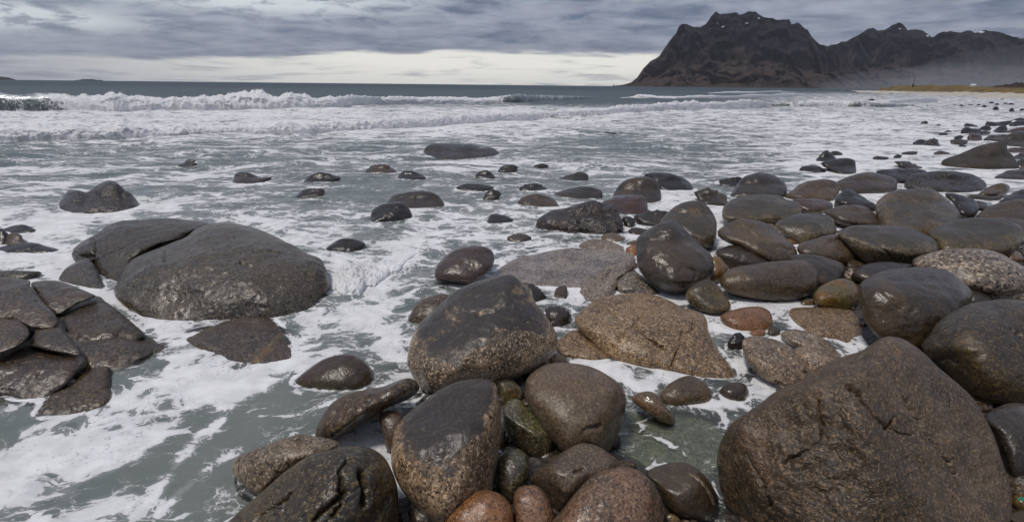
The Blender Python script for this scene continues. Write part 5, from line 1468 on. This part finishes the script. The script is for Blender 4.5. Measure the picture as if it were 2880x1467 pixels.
def breaker(label, spec, seed, back=2.4, frontw=0.75, nlen=760, nq=50, lumps=0.11, spray=900, group='waves breaking towards the shore', deepv=0.75, hf=0.5, wob=0.0, lf=1.7):
    """spec rows: x, y of the foot in the 2576-wide reading, crest height there, how broken (0 glassy .. 1 white)"""
    sp_ = np.array(spec, float)
    xs_ = np.linspace(sp_[0, 0], sp_[-1, 0], nlen)
    ys_ = np.interp(xs_, sp_[:, 0], sp_[:, 1])
    hp = np.interp(xs_, sp_[:, 0], sp_[:, 2])
    br = np.interp(xs_, sp_[:, 0], sp_[:, 3])
    one = np.zeros(nlen)
    ys_ = ys_ + wob * fbm(np.c_[xs_ / 28.0, one, one + seed + 5], 3, seed + 6)
    hp = hp * (1 + (0.06 + 0.18 * br) * fbm(np.c_[xs_ / 60, one, one + seed], 3, seed) + 0.07 * br * fbm(np.c_[xs_ / 22, one, one + seed], 2, seed + 1))
    foot = on_level(np.c_[xs_, ys_] * 1.118)
    dd = np.linalg.norm(foot[:, :2], axis=1)
    hw_ = np.maximum(hp, 0.3) / 1288.0 * dd
    out_ = foot[:, :2] / dd[:, None]
    q = np.linspace(0, 1, nq)
    cq = 0.55
    offs, zs = np.zeros(nq), np.zeros(nq)
    for i_, qq in enumerate(q):
        if qq < cq:
            u = qq / cq
            offs[i_] = frontw * 0.5 + back * (1 - u) ** 1.15
            zs[i_] = (u * u * (3 - 2 * u)) ** 1.25
        else:                                   # rounded roller front
            u = (qq - cq) / (1 - cq)
            ang = u * math.pi * 0.5
            offs[i_] = frontw * 0.5 - frontw * math.sin(ang) ** 1.15
            zs[i_] = math.cos(ang) ** 0.85 if u < 1 else 0.0
    no, nz_ = -np.gradient(zs), np.gradient(offs)
    ln = np.hypot(no, nz_) + 1e-9
    no, nz_ = no / ln, -nz_ / ln
    hl = np.median(hw_)
    P, dn = [], []
    for i_, qq in enumerate(q):
        V = np.c_[foot[:, :2] + out_ * (offs[i_] * hw_)[:, None], zs[i_] * hw_]
        env = min(1, qq / 0.2) * min(1, (1 - qq) / 0.06 + 0.2)
        a = V / hl
        n1_ = billow(a * lf + seed, seed + 3) + hf * billow(a * 6.5 + seed, seed + 8)
        lm = lumps * hw_ * env * (0.01 + 0.99 * br) * n1_
        V[:, 2] += lm * abs(nz_[i_]) * 0.8
        V[:, :2] += out_ * (lm * no[i_])[:, None]
        sink = (0.10 * hw_ + 0.06) * (1 - min(1, qq / 0.06)) + (0.22 * hw_ + 0.04) * max(0, (qq - 0.94) / 0.06)
        V[:, 2] -= sink
        P.append(V)
        face = 1.0 if qq >= cq - 0.10 else 0.55 + 0.45 * sstep(np.array([qq]), 0.1, cq)[0]
        dn.append(np.clip(0.25 + 0.12 * sstep(br, 0.1, 0.4) + 0.80 * br * face - 0.10 * (1 - br) * (qq < cq - 0.05) - 0.10 * max(0, (qq - 0.84) / 0.16), 0, 1.25))
    V = np.concatenate(P)
    o = mesh_obj('breaking_wave', V, grid_faces(nq, nlen), WATER, loc=tuple(foot[nlen // 2]))
    add_attr(o, 'foam', np.concatenate(dn))
    add_attr(o, 'clear', np.zeros(len(V)))
    add_attr(o, 'deep', np.full(len(V), deepv) if deepv < 0.6 else 0.55 + 0.25 * np.clip(np.concatenate(dn), 0, 1))
    add_attr(o, 'coarse', np.full(len(V), 0.5))
    tag(o, label, 'wave', group)
    if spray:
        r2 = np.random.default_rng(seed)
        wgt = br * hp
        ii = r2.choice(nlen, size=spray, p=wgt / wgt.sum())
        ci = int(cq * nq)
        base = P[ci][ii]
        h_ = hw_[ii]
        c_ = base + np.c_[out_[ii] * (r2.normal(size=spray) * 0.20 * h_)[:, None], np.abs(r2.normal(size=spray)) * 0.07 * h_ - 0.03 * h_]
        s_ = (0.005 + 0.012 * r2.random(spray) ** 2) * h_
        tet = np.array([(1, 0, -0.6), (-0.6, 0.8, -0.5), (-0.6, -0.8, -0.4), (0.1, 0, 1.0)])
        SVv = (c_[:, None, :] + tet[None] * s_[:, None, None] * r2.uniform(0.6, 1.4, (spray, 4, 1))).reshape(-1, 3)
        fc = np.array([(0, 1, 2), (0, 3, 1), (1, 3, 2), (2, 3, 0)])
        SF = (np.arange(spray)[:, None, None] * 4 + fc[None]).reshape(-1, 3)
        s = mesh_obj('spray', SVv, SF, FOAMSPRAY, loc=tuple(foot[nlen // 2]), parent=o)
        s['kind'] = 'stuff'
    return o

breaker('tallest white breaker, far left below the horizon', [(-260, 277, 24, 0.12), (-60, 277, 28, 0.10), (40, 277, 28, 0.12), (110, 277, 27, 0.2), (200, 277, 29, 0.4), (290, 277, 29, 0.9), (330, 276, 28, 1.0), (480, 274, 26, 1.0), (600, 273, 29, 1.0), (655, 273, 36, 1.0),
         (700, 273, 28, 1.0), (750, 272, 33, 1.0), (850, 270, 25, 1.0), (900, 266, 24, 0.8), (960, 260, 15, 0.85), (1050, 258, 13, 0.8), (1150, 258, 11, 0.85), (1230, 258, 13, 0.8), (1275, 258, 18, 0.15), (1310, 258, 20, 0.10), (1345, 256, 15, 0.25), (1420, 252, 9, 0.3), (1500, 248, 4, 0.1)], 11, spray=3000)
breaker('long low white breaker, the nearest to the rocks', [(-260, 354, 20, 0.9), (0, 352, 20, 0.9), (150, 350, 22, 1.0), (300, 347, 26, 1.0), (450, 343, 22, 0.95), (600, 338, 20, 0.95), (750, 334, 21, 1.0), (900, 327, 23, 1.0), (1050, 319, 22, 1.0), (1200, 309, 21, 1.0), (1350, 298, 17, 1.0),
         (1500, 291, 16, 1.0), (1650, 282, 17, 1.0), (1800, 274, 17, 1.0), (1900, 268, 14, 1.0), (1930, 265, 6, 0.7), (1960, 263, 2, 0.3)], 23, spray=3000, lumps=0.14)
breaker('far white breaker below the mountain headland', [(1560, 249, 3, 0.6), (1600, 250, 8, 1.0), (1700, 251, 9, 1.0), (1800, 250, 10, 1.0), (1900, 247, 8, 1.0), (2000, 244, 7, 1.0), (2050, 242, 3, 0.6)], 31, spray=500, nlen=340)
breaker('small white crest just behind the far breaker below the mountain', [(1780, 236, 2, 0.5), (1830, 236, 5, 1.0), (1900, 236, 4, 0.9), (1960, 235, 5, 1.0), (2010, 234, 2, 0.5)], 37, spray=150, nlen=200)
breaker('white roller nearest the far sandy beach', [(2180, 262, 2, 0.5), (2200, 263, 6, 1.0), (2235, 263, 8, 1.0), (2290, 260, 8, 1.0), (2340, 256, 8, 1.0), (2360, 254, 3, 0.8)], 41, spray=300, nlen=260)
breaker('green unbroken swell with foamy left crest left of the beach roller', [(1930, 264, 3, 0.2), (2010, 266, 9, 0.35), (2060, 266, 10, 0.6), (2120, 266, 9, 0.55), (2160, 267, 9, 0.2), (2230, 268, 6, 0.15), (2300, 268, 3, 0.1)], 43, spray=0, nlen=260, deepv=0.45)
breaker('frothing splash surging against the right end of the whaleback slab', [(800, 728, 1, 0.4), (826, 730, 9, 0.8), (860, 730, 19, 1.0), (900, 722, 23, 1.0), (940, 704, 18, 0.95), (970, 690, 15, 0.85), (1000, 668, 9, 0.7), (1030, 646, 3, 0.5), (1045, 634, 0.5, 0.3)], 53, back=7.0, frontw=4.0, nlen=300, nq=90, lumps=0.30, spray=900, deepv=0.1, hf=0.25, wob=9.0, lf=1.1)

# ------------------------------------------------------------------ air
mh = bpy.data.materials.new('sea_haze')
mh.use_nodes = True
tt = NT(mh.node_tree)
tt.n.clear()
ho = tt.new('ShaderNodeOutputMaterial')
pv = tt.new('ShaderNodeVolumePrincipled')
pv.inputs['Color'].default_value = (0.80, 0.83, 0.90, 1)
pv.inputs['Density'].default_value = 4.5e-5
pv.inputs['Anisotropy'].default_value = 0.2
tt.l.new(pv.outputs[0], ho.inputs['Volume'])
def box(name, lo, hi, mat):
    (x0, y0, z0), (x1, y1, z1) = lo, hi
    V = [(x0, y0, z0), (x1, y0, z0), (x1, y1, z0), (x0, y1, z0), (x0, y0, z1), (x1, y0, z1), (x1, y1, z1), (x0, y1, z1)]
    F = [(3, 2, 1, 0), (4, 5, 6, 7), (0, 1, 5, 4), (1, 2, 6, 5), (2, 3, 7, 6), (3, 0, 4, 7)]
    return mesh_obj(name, V, F, mat, smooth=False)
hz = box('haze', (-10500, -10500, -12), (10500, 10500, 640), mh)
tag(hz, kind='stuff')
mm = bpy.data.materials.new('mist')
mm.use_nodes = True
tt = NT(mm.node_tree)
tt.n.clear()
ho = tt.new('ShaderNodeOutputMaterial')
pv = tt.new('ShaderNodeVolumePrincipled')
pv.inputs['Color'].default_value = (0.84, 0.86, 0.92, 1)
pv.inputs['Density'].default_value = 5.2e-4
tt.l.new(pv.outputs[0], ho.inputs['Volume'])
for sx, zc_m, rx, rz, dm in ((2780, 0, 520, 70, 2300), (2980, 0, 480, 115, 2250), (2660, 0, 420, 30, 2200)):
    c0 = at_dist('S', (sx - 1440) / 0.559, 440, dm)
    D, F = quad_sphere(14)
    V = D * np.array([rx, 260, rz]) + np.array([c0[0], c0[1], 8 + zc_m])
    V[:, 2] += 12 * fbm(V / 160.0, 3, int(sx))
    o = mesh_obj('mist_bank', V, F, mm, loc=(c0[0], c0[1], 0))
    tag(o, 'pale bank of mist low along the foot of the right-hand mountains', 'mist', kind='stuff')
